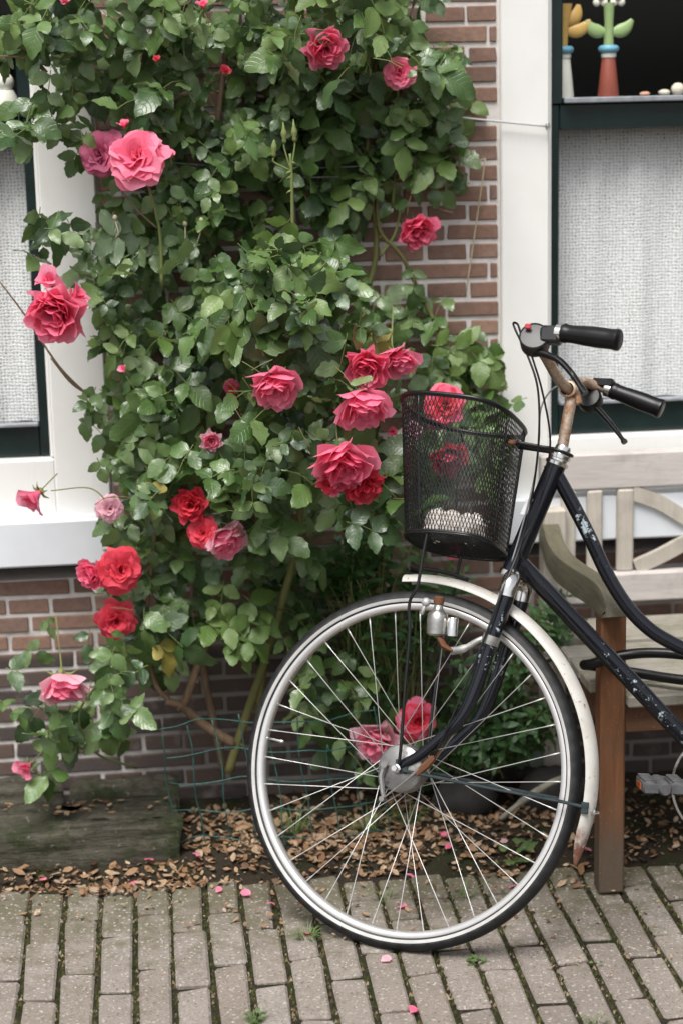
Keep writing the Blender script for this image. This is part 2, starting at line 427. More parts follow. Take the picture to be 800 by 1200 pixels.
def stem_mat(name, a, b, c3):
    m = Mat(name, .65, 0, .35); n = m.noise(12, 5, .7); c = m.mix(m.thr(n, .35, .65), a, b)
    k = m.noise(90, 4, .7, (1, 1, .2)); c = m.mix(m.math('MULTIPLY', m.thr(k, .5, .75), .5), c, c3); m.col(c); m.bump(k, .4, .002); MT[name] = m.m
stem_mat('cane_green', (.105, .125, .035), (.15, .125, .05), (.26, .22, .10))
stem_mat('cane_brown', (.13, .08, .05), (.22, .15, .095), (.33, .26, .19))
stem_mat('stalk', (.13, .19, .06), (.19, .20, .07), (.24, .17, .07))
# bicycle materials
def frame_paint(name, chips):
    m = Mat(name, .22, 0, .5)
    n = m.noise(8, 4); c = m.mix(m.thr(n, .3, .7), (.0035, .0045, .008), (.006, .007, .012))
    d = m.noise(55, 5, .7); c = m.mix(m.math('MULTIPLY', m.thr(d, .58, .75), .25), c, (.045, .045, .05))
    if chips:
        uv = m.n('ShaderNodeUVMap'); sx = m.n('ShaderNodeSeparateXYZ'); m.l(uv.outputs[0], sx.inputs[0])
        u, v = sx.outputs[0], sx.outputs[1]
        band = m.math('MULTIPLY', m.thr(m.math('ABSOLUTE', m.math('SUBTRACT', u, chips[0])), .075, .02), m.math('MULTIPLY', m.thr(v, chips[1], chips[1]+.04), m.thr(v, chips[2]+.04, chips[2])))
        k = m.noise(90, 4, .75); k2 = m.noise(17, 2, .5)
        ch = m.thr(m.math('ADD', m.math('MULTIPLY', k, .8), m.math('MULTIPLY', k2, .45)), .70, .725)
        c = m.mix(m.math('MULTIPLY', ch, band), c, (.42, .50, .53))
    g = m.noise(150, 3, .6); c = m.mix(m.math('MULTIPLY', m.thr(g, .73, .76), .4), c, (.22, .19, .17))
    m.col(c); m.rough(m.math('ADD', .06, m.math('MULTIPLY', d, .22))); MT[name] = m.m
frame_paint('frame_paint', None)
frame_paint('frame_paint_flaked', (.06, .32, .98))
frame_paint('frame_paint_flaked_top', (.05, .12, .34))
frame_paint('fork_paint', (.12, .03, .22))
def chrome(name, base, rust, lo, hi, rough=.25):
    m = Mat(name, rough, 1, .5)
    n = m.noise(28, 6, .75); n2 = m.noise(130, 4, .7)
    f = m.thr(m.math('ADD', m.math('MULTIPLY', n, .7), m.math('MULTIPLY', n2, .3)), lo, hi)
    m.col(m.mix(f, base, rust)); m.l(m.math('SUBTRACT', 1, m.math('MULTIPLY', f, .85)), m.b.inputs['Metallic'])
    m.rough(m.math('ADD', rough, m.math('MULTIPLY', f, .5))); m.bump(n2, .15, .001); MT[name] = m.m
simple('rim_metal', (.66, .655, .645), .3, metal=.6, var=.06, scale=30)
simple('spoke_metal', (.60, .595, .58), .3, metal=.4, var=.1, scale=40)
chrome('hub_metal', (.30, .295, .29), (.12, .11, .10), .46, .74, .42)
chrome('chrome', (.75, .74, .72), (.28, .15, .08), .60, .72, .16)
chrome('rusty_chrome', (.66, .58, .48), (.24, .10, .035), .36, .60, .2)
chrome('rust', (.20, .095, .05), (.13, .055, .028), .4, .6, .6)
chrome('dark_stay', (.05, .07, .075), (.02, .025, .026), .4, .6, .25)
def fender_mat():
    m = Mat('fender_paint', .36, 0, .5)
    n = m.noise(12, 5, .6); c = m.mix(m.thr(n, .35, .7), (.50, .485, .455), (.38, .36, .325))
    r = m.noise(75, 5, .7); z = m.sepz()[2]
    lowrust = m.thr(m.math('ADD', z, m.math('MULTIPLY', m.noise(45, 4, .7), .14)), .355, .30)
    c = m.mix(m.thr(r, .61, .65), c, (.25, .12, .06)); c = m.mix(m.math('MULTIPLY', lowrust, m.thr(m.noise(60, 4), .38, .46)), c, (.17, .07, .045))
    m.col(c); m.bump(r, .1, .001); MT['fender'] = m.m
fender_mat()
def tyre_mat():
    m = Mat('tyre_rubber', .62, 0, .4); n = m.noise(30, 5, .6); m.col(m.mix(m.thr(n, .35, .7), (.006, .0065, .007), (.014, .014, .015)))
    m.bump(m.noise(260, 3), .2, .001); MT['tyre'] = m.m
tyre_mat()
simple('tyre_side', (.026, .027, .029), .5, var=.25, scale=25, bump=.1)
simple('stripe', (.50, .49, .48), .4, var=.15, scale=20)
simple('black_rubber', (.005, .005, .0055), .36, spec=.35, var=.2, scale=40, bump=.06)
simple('black_plastic', (.009, .009, .010), .34, spec=.35, var=.2, scale=50, bump=.05)
simple('grey_plastic', (.026, .025, .027), .42, var=.15, scale=40)
simple('black_wire', (.005, .0055, .006), .36, var=.2, scale=50)
simple('dyn_metal', (.52, .51, .48), .34, metal=.9, var=.25, scale=50)
simple('red_plastic', (.45, .04, .05), .4); simple('orange_reflector', (.32, .075, .02), .3)
simple('pedal_rubber', (.085, .085, .088), .8, var=.25, scale=60, bump=.4)
simple('leather', (.03, .02, .015), .5)
simple('paper_white', (.78, .76, .74), .8, var=.12, scale=40, bump=.3, c2=(.60, .50, .42))
simple('wood_red', (.32, .075, .05), .45, var=.1); simple('wood_white', (.80, .77, .70), .45, var=.05); simple('wood_blue', (.16, .40, .56), .4, var=.08)
simple('wood_green', (.33, .45, .19), .45, var=.08); simple('wood_yellow', (.66, .40, .11), .45, var=.08); simple('wood_peach', (.75, .40, .28), .5)
simple('stone', (.05, .046, .042), .9, var=.3, scale=14, bump=.6)
simple('driftwood', (.30, .28, .22), .85, var=.3, scale=20, bump=.5)
simple('galv', (.62, .63, .64), .4, metal=.3, var=.15); simple('straw', (.48, .42, .28), .8); simple('shell', (.75, .66, .55), .6)
simple('lawn_soil', (.05, .045, .03), .95)

# ================================================================== the setting
def jitter_grid(x0, x1, y0, y1, nx, ny, fz):
    mb = MB(); vs = []; fs = []
    for j in range(ny+1):
        for i in range(nx+1):
            x = x0+(x1-x0)*i/nx; y = y0+(y1-y0)*j/ny; vs.append((x, y, fz(x, y)))
    for j in range(ny):
        for i in range(nx):
            a = j*(nx+1)+i; fs.append((a, a+1, a+nx+2, a+nx+1))
    mb.add(vs, fs); return mb
mb = MB(); mb.add([(-60, -60, -.04), (60, -60, -.04), (60, 60, -.04), (-60, 60, -.04)], [(0, 1, 2, 3)])
obj('ground', mb, MT['soil'], kind='structure')
from mathutils import noise as NZ
def bedz(x, y):
    e = -.020+.032*max(0, min(1, (y+.478+.07*x)/.10)); return e+.012*NZ.noise((x*9, y*9, 0))+.005*NZ.noise((x*40, y*40, 3))
obj('planting_bed', jitter_grid(-1.6, 2.6, -.86, .012, 210, 48, bedz), MT['soil'], smooth=True, kind='structure')

# pavement: klinkers on edge, long joints square to the wall
PW, PL = .0718, .2450
pav_me = []
for k in range(5):
    r2 = random.Random(50+k); m_ = MB(); m_.cbox((0, 0, -.03), (PW/2-.0056, PL/2-.0060, .03), .0048, jit=.0028, rnd=r2)
    pav_me.append(mesh('paver', m_.v, m_.f, MT['paver']))
pave_mb = MB(); pave_mb.add([(-6, -9, -.0065), (6, -9, -.0065), (6, -.30, -.0065), (-6, -.30, -.0065)], [(0, 1, 2, 3)])
pavement = obj('pavement', pave_mb, MT['soil'], kind='structure')
rest = MB(); r3 = random.Random(3); npav = 0
for ci in range(-40, 60):
    xc = -.2768+PW*(ci+.5)
    off = -.603 if ci % 2 else -.6965
    off += r3.uniform(-.008, .008)
    top = -.458-.07*xc+r3.uniform(-.018, .018)
    for k in range(-1, 22):
        y1 = off-PL*k; y0 = y1-PL
        if y0 > top-.03: continue
        yt = min(y1, top); half = (yt-y0)
        inview = False
        for (px_, py_) in ((xc, (yt+y0)/2), (xc, yt), (xc, y0)):
            q = proj((px_, py_, 0))
            if -30 < q[0] < 830 and q[1] < 1225: inview = True
        dz = r3.uniform(-.0035, .0025); rot = Matrix.Rotation(r3.uniform(-.012, .012), 4, 'Z') @ Matrix.Rotation(r3.uniform(-.012, .012), 4, 'X') @ Matrix.Rotation(r3.uniform(-.02, .02), 4, 'Y')
        Mw = Matrix.Translation((xc+r3.uniform(-.0012, .0012), (yt+y0)/2, dz)) @ rot @ Matrix.Diagonal((1, half/PL, 1, 1))
        if inview:
            inst('paver', pav_me[r3.randrange(5)], pavement, Mw); npav += 1
        elif abs(ci) < 40 and k < 12:
            me = pav_me[r3.randrange(5)]
            rest.add([Mw @ v.co for v in me.vertices], [tuple(p.vertices) for p in me.polygons])
obj('paving', rest, MT['paver'], pavement, kind='stuff')

# ------------------------------------------------------------------ house
house = thing('brick_house', (0.4, .12, 0), 'old brown brick house front with a dark brick plinth and two white framed windows', 'house')
CH = .0428
WINS = [(-1.22, -.080, .575), (.810, 1.98, .575)]          # casing outer x0, x1, bottom
WTOP = 2.35
def opening(z):
    return [(a, b) for a, b, c in WINS if c < z < WTOP]
wallm = MB()
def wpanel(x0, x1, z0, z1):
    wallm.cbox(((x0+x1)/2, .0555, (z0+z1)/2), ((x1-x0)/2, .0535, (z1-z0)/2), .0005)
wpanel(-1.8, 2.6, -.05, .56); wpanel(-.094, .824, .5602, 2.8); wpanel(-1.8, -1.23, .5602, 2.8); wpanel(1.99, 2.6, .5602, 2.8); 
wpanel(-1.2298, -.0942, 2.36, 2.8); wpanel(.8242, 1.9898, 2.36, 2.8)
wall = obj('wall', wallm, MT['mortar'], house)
bricks = []
rb = random.Random(11)
for row in range(-1, 64):
    z0 = row*CH+.006; zc = z0+CH/2
    if row % 2: pitch, o0 = .0965, -.031
    else: pitch, o0 = .1930, .017+(.0965 if (row//2) % 2 else 0)
    k0 = int(math.floor((-1.7-o0)/pitch))
    for k in range(k0, k0+60):
        a = o0+k*pitch+rb.uniform(-.003, .003); b = o0+(k+1)*pitch-.0088
        if a > 2.5: break
        segs = [(a, b)]
        for (u, v) in opening(zc):
            ns = []
            for (s0, s1) in segs:
                if s1 < u-.004 or s0 > v+.004: ns.append((s0, s1)); continue
                if s0 < u-.02: ns.append((s0, u-.007))
                if s1 > v+.02: ns.append((v+.007, s1))
            segs = ns
        for (s0, s1) in segs:
            if s1-s0 > .012: bricks.append(((s0+s1)/2, zc, s1-s0))
brick_me = {}
def brick_mesh(kind, i, L):
    key = (kind, i)
    if key not in brick_me:
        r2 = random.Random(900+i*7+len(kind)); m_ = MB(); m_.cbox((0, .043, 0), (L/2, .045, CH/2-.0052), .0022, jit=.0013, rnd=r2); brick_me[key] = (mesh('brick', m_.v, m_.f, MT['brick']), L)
    return brick_me[key]
cand = []
for (x, z, L) in bricks:
    q = proj((x, 0, z)); vis = -20 < q[0] < 820 and -20 < q[1] < 960
    score = 0
    if vis:
        score = 1
        if q[0] < 310 and q[1] > 655: score = 3
        if q[0] > 470 and q[1] < 400: score = 3
        if q[0] > 620 and q[1] > 640: score = 2.5
        if 330 < q[0] <= 470 and 100 < q[1] < 300: score = 2
        score += L
    cand.append((score, x, z, L))
cand.sort(key=lambda t: -t[0])
rest = MB()
for i, (s_, x, z, L) in enumerate(cand):
    kind = 'stretcher' if L > .13 else ('header' if L > .06 else 'bat')
    me, L0 = brick_mesh(kind, rb.randrange(4), {'stretcher': .183, 'header': .0868, 'bat': .045}[kind])
    Mw = Matrix.Translation((x, rb.uniform(-.0018, .0008), z+rb.uniform(-.0012, .0012))) @ Matrix.Rotation(rb.uniform(-.008, .008), 4, 'Y') @ Matrix.Diagonal((L/L0, 1, 1, 1))
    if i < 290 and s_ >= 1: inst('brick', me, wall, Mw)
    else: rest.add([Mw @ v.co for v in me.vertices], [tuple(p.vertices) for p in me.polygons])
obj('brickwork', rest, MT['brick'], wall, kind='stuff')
# dark room behind
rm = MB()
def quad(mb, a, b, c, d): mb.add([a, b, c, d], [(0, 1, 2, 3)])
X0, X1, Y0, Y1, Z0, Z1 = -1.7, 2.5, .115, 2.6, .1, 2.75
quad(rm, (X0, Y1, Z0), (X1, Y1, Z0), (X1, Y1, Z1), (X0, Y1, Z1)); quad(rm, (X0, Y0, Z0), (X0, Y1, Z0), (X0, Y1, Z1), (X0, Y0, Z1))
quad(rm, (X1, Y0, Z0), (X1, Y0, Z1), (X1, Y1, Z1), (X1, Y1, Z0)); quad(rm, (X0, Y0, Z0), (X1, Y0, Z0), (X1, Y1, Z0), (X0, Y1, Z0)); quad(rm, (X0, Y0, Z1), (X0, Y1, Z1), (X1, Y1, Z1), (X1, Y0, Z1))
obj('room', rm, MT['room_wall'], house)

def window(x0, x1, cw, zb, zs, left):
    """x0,x1 outer casing; cw casing width; zs sash bottom; zb casing bottom"""
    m_ = MB(); ix0, ix1 = x0+cw, x1-cw
    yf, yb = -.014, .10
    def bar(a, b, c, d, f=yf, bk=yb): m_.cbox(((a+b)/2, (f+bk)/2, (c+d)/2), ((b-a)/2, (bk-f)/2, (d-c)/2), .003)
    bar(x0, ix0, zb, WTOP); bar(ix1, x1, zb, WTOP); bar(ix0+.0002, ix1-.0002, WTOP-cw, WTOP, yf+.002); bar(ix0+.0002, ix1-.0002, zb, zs, yf+.002)
    # small ovolo next to the sash
    for xx in (ix0+.004, ix1-.004): m_.cbox((xx, .012, (zs+WTOP-cw)/2), (.0045, .012, (WTOP-cw-zs)/2-.002), .003)
    win = obj('window', m_, MT['white_paint'], house)
    s = MB(); sx0, sx1 = ix0+.0085, ix1-.0085
    # window sill board
    sb = MB(); zt = zs-.125 if left else zs-.028
    if left:
        sb.cbox(((x0+x1)/2, -.016, zt-.028-.028), ((x1-x0)/2+.0, .048, .053), .005)
    else:
        sb.cbox(((x0+x1)/2, -.02, zt-.022), ((x1-x0)/2, .042, .02), .004)
    obj('sill', sb, MT['sill_paint' if left else 'white_paint'], win)
    def sash(name, z0, z1, st, bt, tp, f):
        q = MB(); bk = f+.038
        q.cbox((sx0+st/2, (f+bk)/2, (z0+z1)/2), (st/2, .019, (z1-z0)/2), .0025); q.cbox((sx1-st/2, (f+bk)/2, (z0+z1)/2), (st/2, .019, (z1-z0)/2), .0025)
        q.cbox(((sx0+sx1)/2, (f+bk)/2, z0+bt/2), ((sx1-sx0)/2-st-.0002, .018, bt/2), .0025); q.cbox(((sx0+sx1)/2, (f+bk)/2, z1-tp/2), ((sx1-sx0)/2-st-.0002, .018, tp/2), .0025)
        o = obj(name, q, MT['green_paint'], win)
        g = MB(); g.cbox(((sx0+sx1)/2, f+.020, (z0+bt+z1-tp)/2), ((sx1-sx0)/2-st-.0004, .0015, (z1-z0-bt-tp)/2-.0004), .0004)
        obj('pane', g, MT['glass'], win)
    sash('lower_sash', zs+.001, 1.585, .022, .070, .056, .022)
    sash('upper_sash', 1.5865, WTOP-cw-.001, .028, .012, .05, .016)
    g = MB(); g.cbox(((sx0+sx1)/2, .088, 1.592), ((sx1-sx0)/2-.001, .034, .006), .002)
    g.cbox(((sx0+sx1)/2, .010, 1.593), ((sx1-sx0)/2-.03, .006, .006), .002)
    obj('ledge', g, MT['ledge_lead'], win)
    g = MB(); g.cbox(((sx0+sx1)/2, .018, zs+.076), ((sx1-sx0)/2-.023, .012, .004), .002); obj('glazing_bead', g, MT['ledge_lead'], win)
    return win
window(-1.22, -.080, .121, .620, .838, True)
window(.810, 1.98, .108, .620, .838, True)
def curtain(x0, x1, z0, z1, label):
    rr = random.Random(int(x0*100)); ph = [rr.uniform(0, 6) for _ in range(4)]
    def f(i, j, nx, nz):
        x = x0+(x1-x0)*i/nx; z = z0+(z1-z0)*j/nz
        s = .005*math.sin(x*55+ph[0]+.6*math.sin(z*3))+.005*math.sin(x*23+ph[1])+.0015*math.sin(x*120+ph[2]+z*4)
        return (x+.004*math.sin(z*9+x*20), .100+s, z+.004*math.sin(x*40+ph[3]) if j in (0, nz) else z)
    nx, nz = 150, 14; m_ = MB()
    vs = [f(i, j, nx, nz) for j in range(nz+1) for i in range(nx+1)]
    fs = [(j*(nx+1)+i, j*(nx+1)+i+1, (j+1)*(nx+1)+i+1, (j+1)*(nx+1)+i) for j in range(nz) for i in range(nx)]
    m_.add(vs, fs); o = obj('curtain', m_, MT['lace'], smooth=True); tag(o, label, 'curtain')
curtain(-1.05, -.232, .905, 1.575, 'white open weave curtain in the window with the sill jutting over bare brick')
curtain(.952, 1.84, .905, 1.575, 'white open weave curtain in the window behind the bicycle handlebar and bench')

# ornaments on the transom ledge
def ornament(x, kind, label):
    z0 = 1.5982; y = .088
    t = thing('flower_ornament', (x, y, z0), label, 'ornament')
    A = (0, 0, 1); X = (1, 0, 0)
    m_ = MB(); m_.lathe([(0, 0), (.0235, 0), (.024, .004), (.0155, .083), (.014, .086), (0, .086)], (x, y, z0), A, X, 24)
    obj('vase', m_, MT['wood_red' if kind else 'wood_white'], t, 'auto')
    m_ = MB(); m_.lathe([(0, .0862), (.0165, .0862), (.0175, .092), (.0165, .096), (0, .096)], (x, y, z0), A, X, 20); obj('collar', m_, MT['wood_white'], t, 'auto')
    m_ = MB(); m_.lathe([(0, .0962), (.012, .0962)]+[(.015+.0085*math.sin(a), .105-.0085*math.cos(a)) for a in [math.pi*k/8 for k in range(9)]]+[(0, .1138)], (x, y, z0), A, X, 24); obj('bead', m_, MT['wood_blue'], t, 'auto')
    col = MT['wood_green' if kind else 'wood_yellow']
    m_ = MB(); m_.tube([(x, y, z0+.110), (x, y, z0+.16), (x, y, z0+.205)], [.0115, .010, .0125] if kind else [.009, .012, .02], 14); obj('stem', m_, col, t, 'auto')
    for sg in (-1, 1):
        for q in ((0,) if kind else (0, 1)):
            m_ = MB(); base = Vector((x+sg*.004, y, z0+(.142 if kind else .145+.018*q))); el = rad(28 if kind else 22+32*q); L = .056 if kind else .062-.012*q
            d = Vector((sg*math.cos(el), 0, math.sin(el))); up = Vector((-sg*math.sin(el), 0, math.cos(el)))
            pts = [base+d*(L*tt)+up*(.010*math.sin(tt*3.1)*-1) for tt in [k/8 for k in range(9)]]
            m_.tube(pts, [.004+.0115*math.sin(math.pi*min(1, (k/8)**.8*.98)) for k in range(9)], 12, ref=up, flat=.5)
            obj('leaf', m_, col, t, 'auto')
    if kind:
        for sg in (-1, 1):
            fx, fz = x+sg*.0195, z0+.218
            m_ = MB(); m_.sphere((fx, y-.002, fz), (.010, .008, .010), 12, 8); 
            f_ = obj('blossom', m_, MT['wood_peach'], t, True)
            for k in range(5):
                a = 2*math.pi*k/5+.3; m_ = MB(); m_.sphere((fx+.0145*math.cos(a), y, fz+.0145*math.sin(a)), (.0092, .006, .0092), 10, 6); obj('petal', m_, MT['wood_white'], f_, True)
    return t
ornament(1.0755, 1, 'painted wooden flower with red cone vase, green leaves and white blossoms on the window ledge')
ornament(.972, 0, 'painted wooden flower with white cone vase and yellow leaves on the window ledge')
for k, (x, r, mt, lab) in enumerate(((1.160, (.012, .008, .005), 'wood_peach', 'small flat salmon pebble on the window ledge'), (1.205, (.014, .010, .007), 'shell', 'small flat cream shell on the window ledge beside a rounder one'), (1.236, (.016, .012, .014), 'shell', 'round cream shell on the window ledge beside a flatter one'))):
    m_ = MB(); m_.sphere((x, .088, 1.598+r[2]*.94), r, 12, 8, noise=.05); tag(obj('pebble' if k == 0 else 'shell', m_, MT[mt], None, True), lab, 'pebble' if k == 0 else 'shell')
t = thing('white_figurine', (-.265, .088, 1.598), 'white rounded porcelain figurine on the ledge of the window half covered by roses', 'figurine')
m_ = MB(); m_.lathe([(0, 0), (.030, 0), (.031, .008), (.026, .03), (.019, .045), (0, .046)], (-.268, .088, 1.598), (0, 0, 1), (1, 0, 0), 20); obj('body', m_, MT['wood_white'], t, 'auto')
m_ = MB(); m_.sphere((-.268, .088, 1.66), (.021, .019, .021), 14, 10); obj('head', m_, MT['wood_white'], t, True)
# ------------------------------------------------------------------ wires on the wall
t = thing('support_wire', (.6, -.02, 1.5), 'taut white support wire strung along the brick wall to an eye on the window casing', 'wire')
m_ = MB(); e0, e1 = PY(641, 148, -.030), PY(300, 112, -.03); mid = PY(520, 136, -.03)
m_.tube(crom([e0, PY(580, 142, -.03), mid, PY(430, 129, -.03), e1]), .0023, 6); obj('wire', m_, MT['galv'], t, True)
m_ = MB(); m_.tube([e0+Vector((.004*math.cos(a), 0, .007*math.sin(a)-.0)) for a in [2*math.pi*k/14 for k in range(14)]], .0017, 6, closed=True); m_.tube([e0+Vector((.003, .0, 0)), e0+Vector((.003, .026, 0))], .0022, 6); obj('eye_hook', m_, MT['dyn_metal'], t, True)
m_ = MB(); m_.tube(crom([PY(568, 186, -.022), PY(562, 230, -.024), PY(554, 285, -.024), PY(545, 345, -.02)]), .0018, 5)
m_.tube(crom([PY(568, 186, -.022), PY(530, 196, -.03), PY(490, 206, -.03), PY(455, 212, -.03)]), .0014, 5)
tag(obj('dry_twine', m_, MT['straw'], None, True), 'thin straw coloured twine hanging from a nail on the brick wall', 'twine')
m_ = MB()
for yy in (195, 206): m_.tube(crom([PY(180, yy-6, -.05), PY(300, yy+2, -.06), PY(420, yy, -.04), PY(520, yy-8, -.03)]), .0012, 5)
tag(obj('thin_wire', m_, MT['galv'], None, True), 'pair of thin slack wires stretched behind the climbing rose leaves', 'wire')

# ================================================================== things on the ground
# old timber beams
def beam(name, x0, x1, y0, y1, z1, seed, label):
    nx, ny, nz = 110, 16, 10; rr = seed*3.7; m_ = MB(); V = {}; vs = []
    def disp(x, y, z, top):
        d = .014*NZ.noise((x*3+rr, y*14, z*14))+.010*NZ.noise((x*12, y*50+rr, z*50))+.006*NZ.noise((x*50, y*90+rr, z*60))
        g = .030*max(0, NZ.noise((x*3.5+rr, y*26, 7)))+(.016*math.exp(-((x+.195)/.035)**2)*max(0, min(1, (y-y0-.02)/.03)) if seed == 1 else 0)
        return d, g
    ring = [(y0, z) for z in np.linspace(-.03, z1, nz)]+[(y, z1) for y in np.linspace(y0, y1, ny)[1:]]+[(y1, z) for z in np.linspace(z1, -.03, nz)[1:]]
    n = len(ring)
    for i in range(nx+1):
        x = x0+(x1-x0)*i/nx
        e = 1-.10*max(0, abs(2*i/nx-1)-.9)*10*.6
        for (y, z) in ring:
            d, g = disp(x, y, z, z == z1); yy = (y-(y0+y1)/2)*e+(y0+y1)/2; zz = z*e if z > 0 else z
            if z == z1: zz += d-g
            if y == y0: yy += d*.8-.003
            if z == z1 and y == y0: zz -= .012; yy += .006
            vs.append((x+(.02*NZ.noise((y*9, z*9, rr)) if i in (0, nx) else 0), yy, zz))
    fs = [(i*n+k, i*n+k+1, (i+1)*n+k+1, (i+1)*n+k) for i in range(nx) for k in range(n-1)]
    fs = [f[::-1] for f in fs]
    fs.append(tuple(range(n))); fs.append(tuple(nx*n+k for k in range(n))[::-1])
    m_.add(vs, fs); tag(obj(name, m_, MT['old_timber'], None, True), label, 'timber')
beam('timber_sleeper', -.62, .043, -.345, -.185, .098, 1, 'long weathered mossy timber sleeper lying along the bed beneath the lowest roses')
beam('timber_log', -.70, -.222, -.175, -.035, .112, 2, 'short dark rotten timber behind the long sleeper, against the brick wall')
beam('timber_board', -.195, .045, -.175, -.06, .098, 5, 'dark mossy timber offcut between the sleeper and the wall, beside the wire fence')

# leaf litter
lit = MB(); rl = random.Random(21)
def litter(px, py, rx, ry, n, zb=.012, sc_=1):
    for _ in range(n):
        a = rl.uniform(0, 6.28); q = math.sqrt(rl.random()); P = PZ(px+rx*q*math.cos(a), py+ry*q*math.sin(a), zb)
        if P.y > -.02: continue
        if -.36 < P.y < -.17 and P.x < .05: continue
        z = (bedz(P.x, P.y) if P.y > -.465-.07*P.x else 0)+rl.uniform(.003, .012)
        s = rl.choice((.0028, .004, .005, .007, .0085, .0115))*rl.uniform(.8, 1.2)*sc_; R = Matrix.Rotation(rl.uniform(0, 6.28), 3, 'Z') @ Matrix.Rotation(rl.uniform(-.6, .6), 3, 'X') @ Matrix.Rotation(rl.uniform(-.6, .6), 3, 'Y')
        k = rl.uniform(-.4, .5)*s
        pts = [(-s*1.2, 0, k*.3), (-.2*s, -.62*s, k), (0, 0, -.1*k), (-.2*s, .62*s, k), (.7*s, -.5*s, .6*k), (.7*s, .5*s, .6*k), (1.3*s, 0, k)]
        lit.add([R @ Vector(p)+Vector((P.x, P.y, z)) for p in pts], [(0, 1, 2), (0, 2, 3), (1, 4, 2), (2, 5, 3), (4, 6, 2), (2, 6, 5)])
litter(110, 1026, 140, 18, 520); litter(250, 990, 60, 45, 380); litter(330, 985, 60, 45, 300); litter(430, 990, 90, 30, 700); litter(470, 965, 60, 30, 240); litter(590, 985, 80, 40, 420); litter(560, 940, 60, 30, 120)
litter(760, 960, 70, 45, 240); litter(690, 1010, 60, 30, 70); litter(450, 1070, 200, 45, 90, 0, .6); litter(250, 1060, 250, 30, 110, 0, .6); litter(400, 930, 90, 30, 150); litter(670, 1090, 160, 60, 60, 0, .5)
for _ in range(34):
    s = rl.uniform(.005, .010); R_ = Matrix.Rotation(rl.uniform(0, 6.28), 3, 'Z') @ Matrix.Rotation(rl.uniform(-.4, .4), 3, 'X'); k = rl.uniform(-.3, .4)*s
    c_ = Vector((rl.gauss(-.19, .05) if rl.random() < .7 else rl.uniform(-.34, .03), rl.uniform(-.27, -.19), .098))
    lit.add([R_ @ Vector(p)+c_ for p in ((-s*1.2, 0, k*.3), (-.2*s, -.62*s, k), (0, 0, -.1*k), (-.2*s, .62*s, k), (.7*s, -.5*s, .6*k), (.7*s, .5*s, .6*k), (1.3*s, 0, k))], [(0, 1, 2), (0, 2, 3), (1, 4, 2), (2, 5, 3), (4, 6, 2), (2, 6, 5)])
obj('leaf_litter', lit, MT['litter'], label='dry brown fallen leaves strewn over the planting bed', category='leaf litter', kind='stuff')
# crumbs and moss tufts in the joints
gr = MB()
for _ in range(5200):
    ci = rl.randrange(-2, 21); x = -.2768+PW*ci+rl.uniform(-.005, .005); y = rl.uniform(-1.3, -.5)
    s = rl.uniform(.0012, .0046); z = -.0066
    gr.add([(x-s, y-s, z), (x+s, y-s*.6, z), (x+s*.3, y+s, z), (x+rl.uniform(-s, s)*.5, y, z+s*1.7)], [(0, 1, 3), (1, 2, 3), (2, 0, 3)])
def moss_m():
    m = Mat('joint_moss', .95, 0, .1); r = m.rnd(); m.col(ramp(m.nt, r, [(0, (.016, .018, .008)), (.45, (.034, .042, .013)), (.7, (.06, .06, .022)), (.86, (.11, .08, .045)), (1, (.32, .26, .18))])); return m.m
obj('joint_moss', gr, moss_m(), label='moss and crumbs in the joints between the pavers', category='moss', kind='stuff')

# stones and branch behind the wheel
for (px, py, h_, lab, nm) in ((545, 962, (.075, .05, .055), 'dark flat stone in the bed behind the lower spokes', 'stone'), (648, 955, (.085, .05, .06), 'dark squarish stone beside the pale dead branch', 'stone')):
    P = PY(px, py, -.17); m_ = MB(); m_.sphere((P.x, P.y, h_[2]*.75), h_, 14, 8, noise=.07); tag(obj(nm, m_, MT['stone'], None, 'auto'), lab, 'stone')
m_ = MB(); m_.tube(crom([(PY(585, 960, -.27)), PY(610, 940, -.26), PY(640, 920, -.25), PY(668, 908, -.22)]), [.006]*6+[.009]*6+[.008]*6+[.006], 7); tag(obj('dead_branch', m_, MT['driftwood'], None, True), 'pale dead branch lying over the stones behind the rear rim', 'branch')

# wire fence
t = thing('wire_fence', (.27, -.27, 0), 'low green plastic coated wire mesh fence sagging between timber and wheel', 'fence')
rf = random.Random(5)
def fx(u): return Vector((.035+.47*u, -.30+.02*math.sin(u*7), 0))
nvw = 9
for i in range(nvw):
    u = i/(nvw-1); b = fx(u); pts = []
    for k in range(6):
        z = .30*k/5*(.75+.3*rf.random() if k == 5 else 1); pts.append(b+Vector((-.10*z+.004*math.sin(k*1.7+i)*(k > 0), .008*math.sin(k+i), z)))
    m_ = MB(); m_.tube(crom(pts, 4), .0015, 5); obj('wire', m_, MT['wire_green'], t, True)
for j in range(5):
    z = .025+.068*j; m_ = MB()
    m_.tube(crom([fx(k/12)+Vector((-.10*z, .012*math.sin(k+j), z+.005*math.sin(k*1.3+j*1.3)+.002*rf.uniform(-1, 1))) for k in range(13)], 4), .0013, 5); obj('wire', m_, MT['wire_green'], t, True)

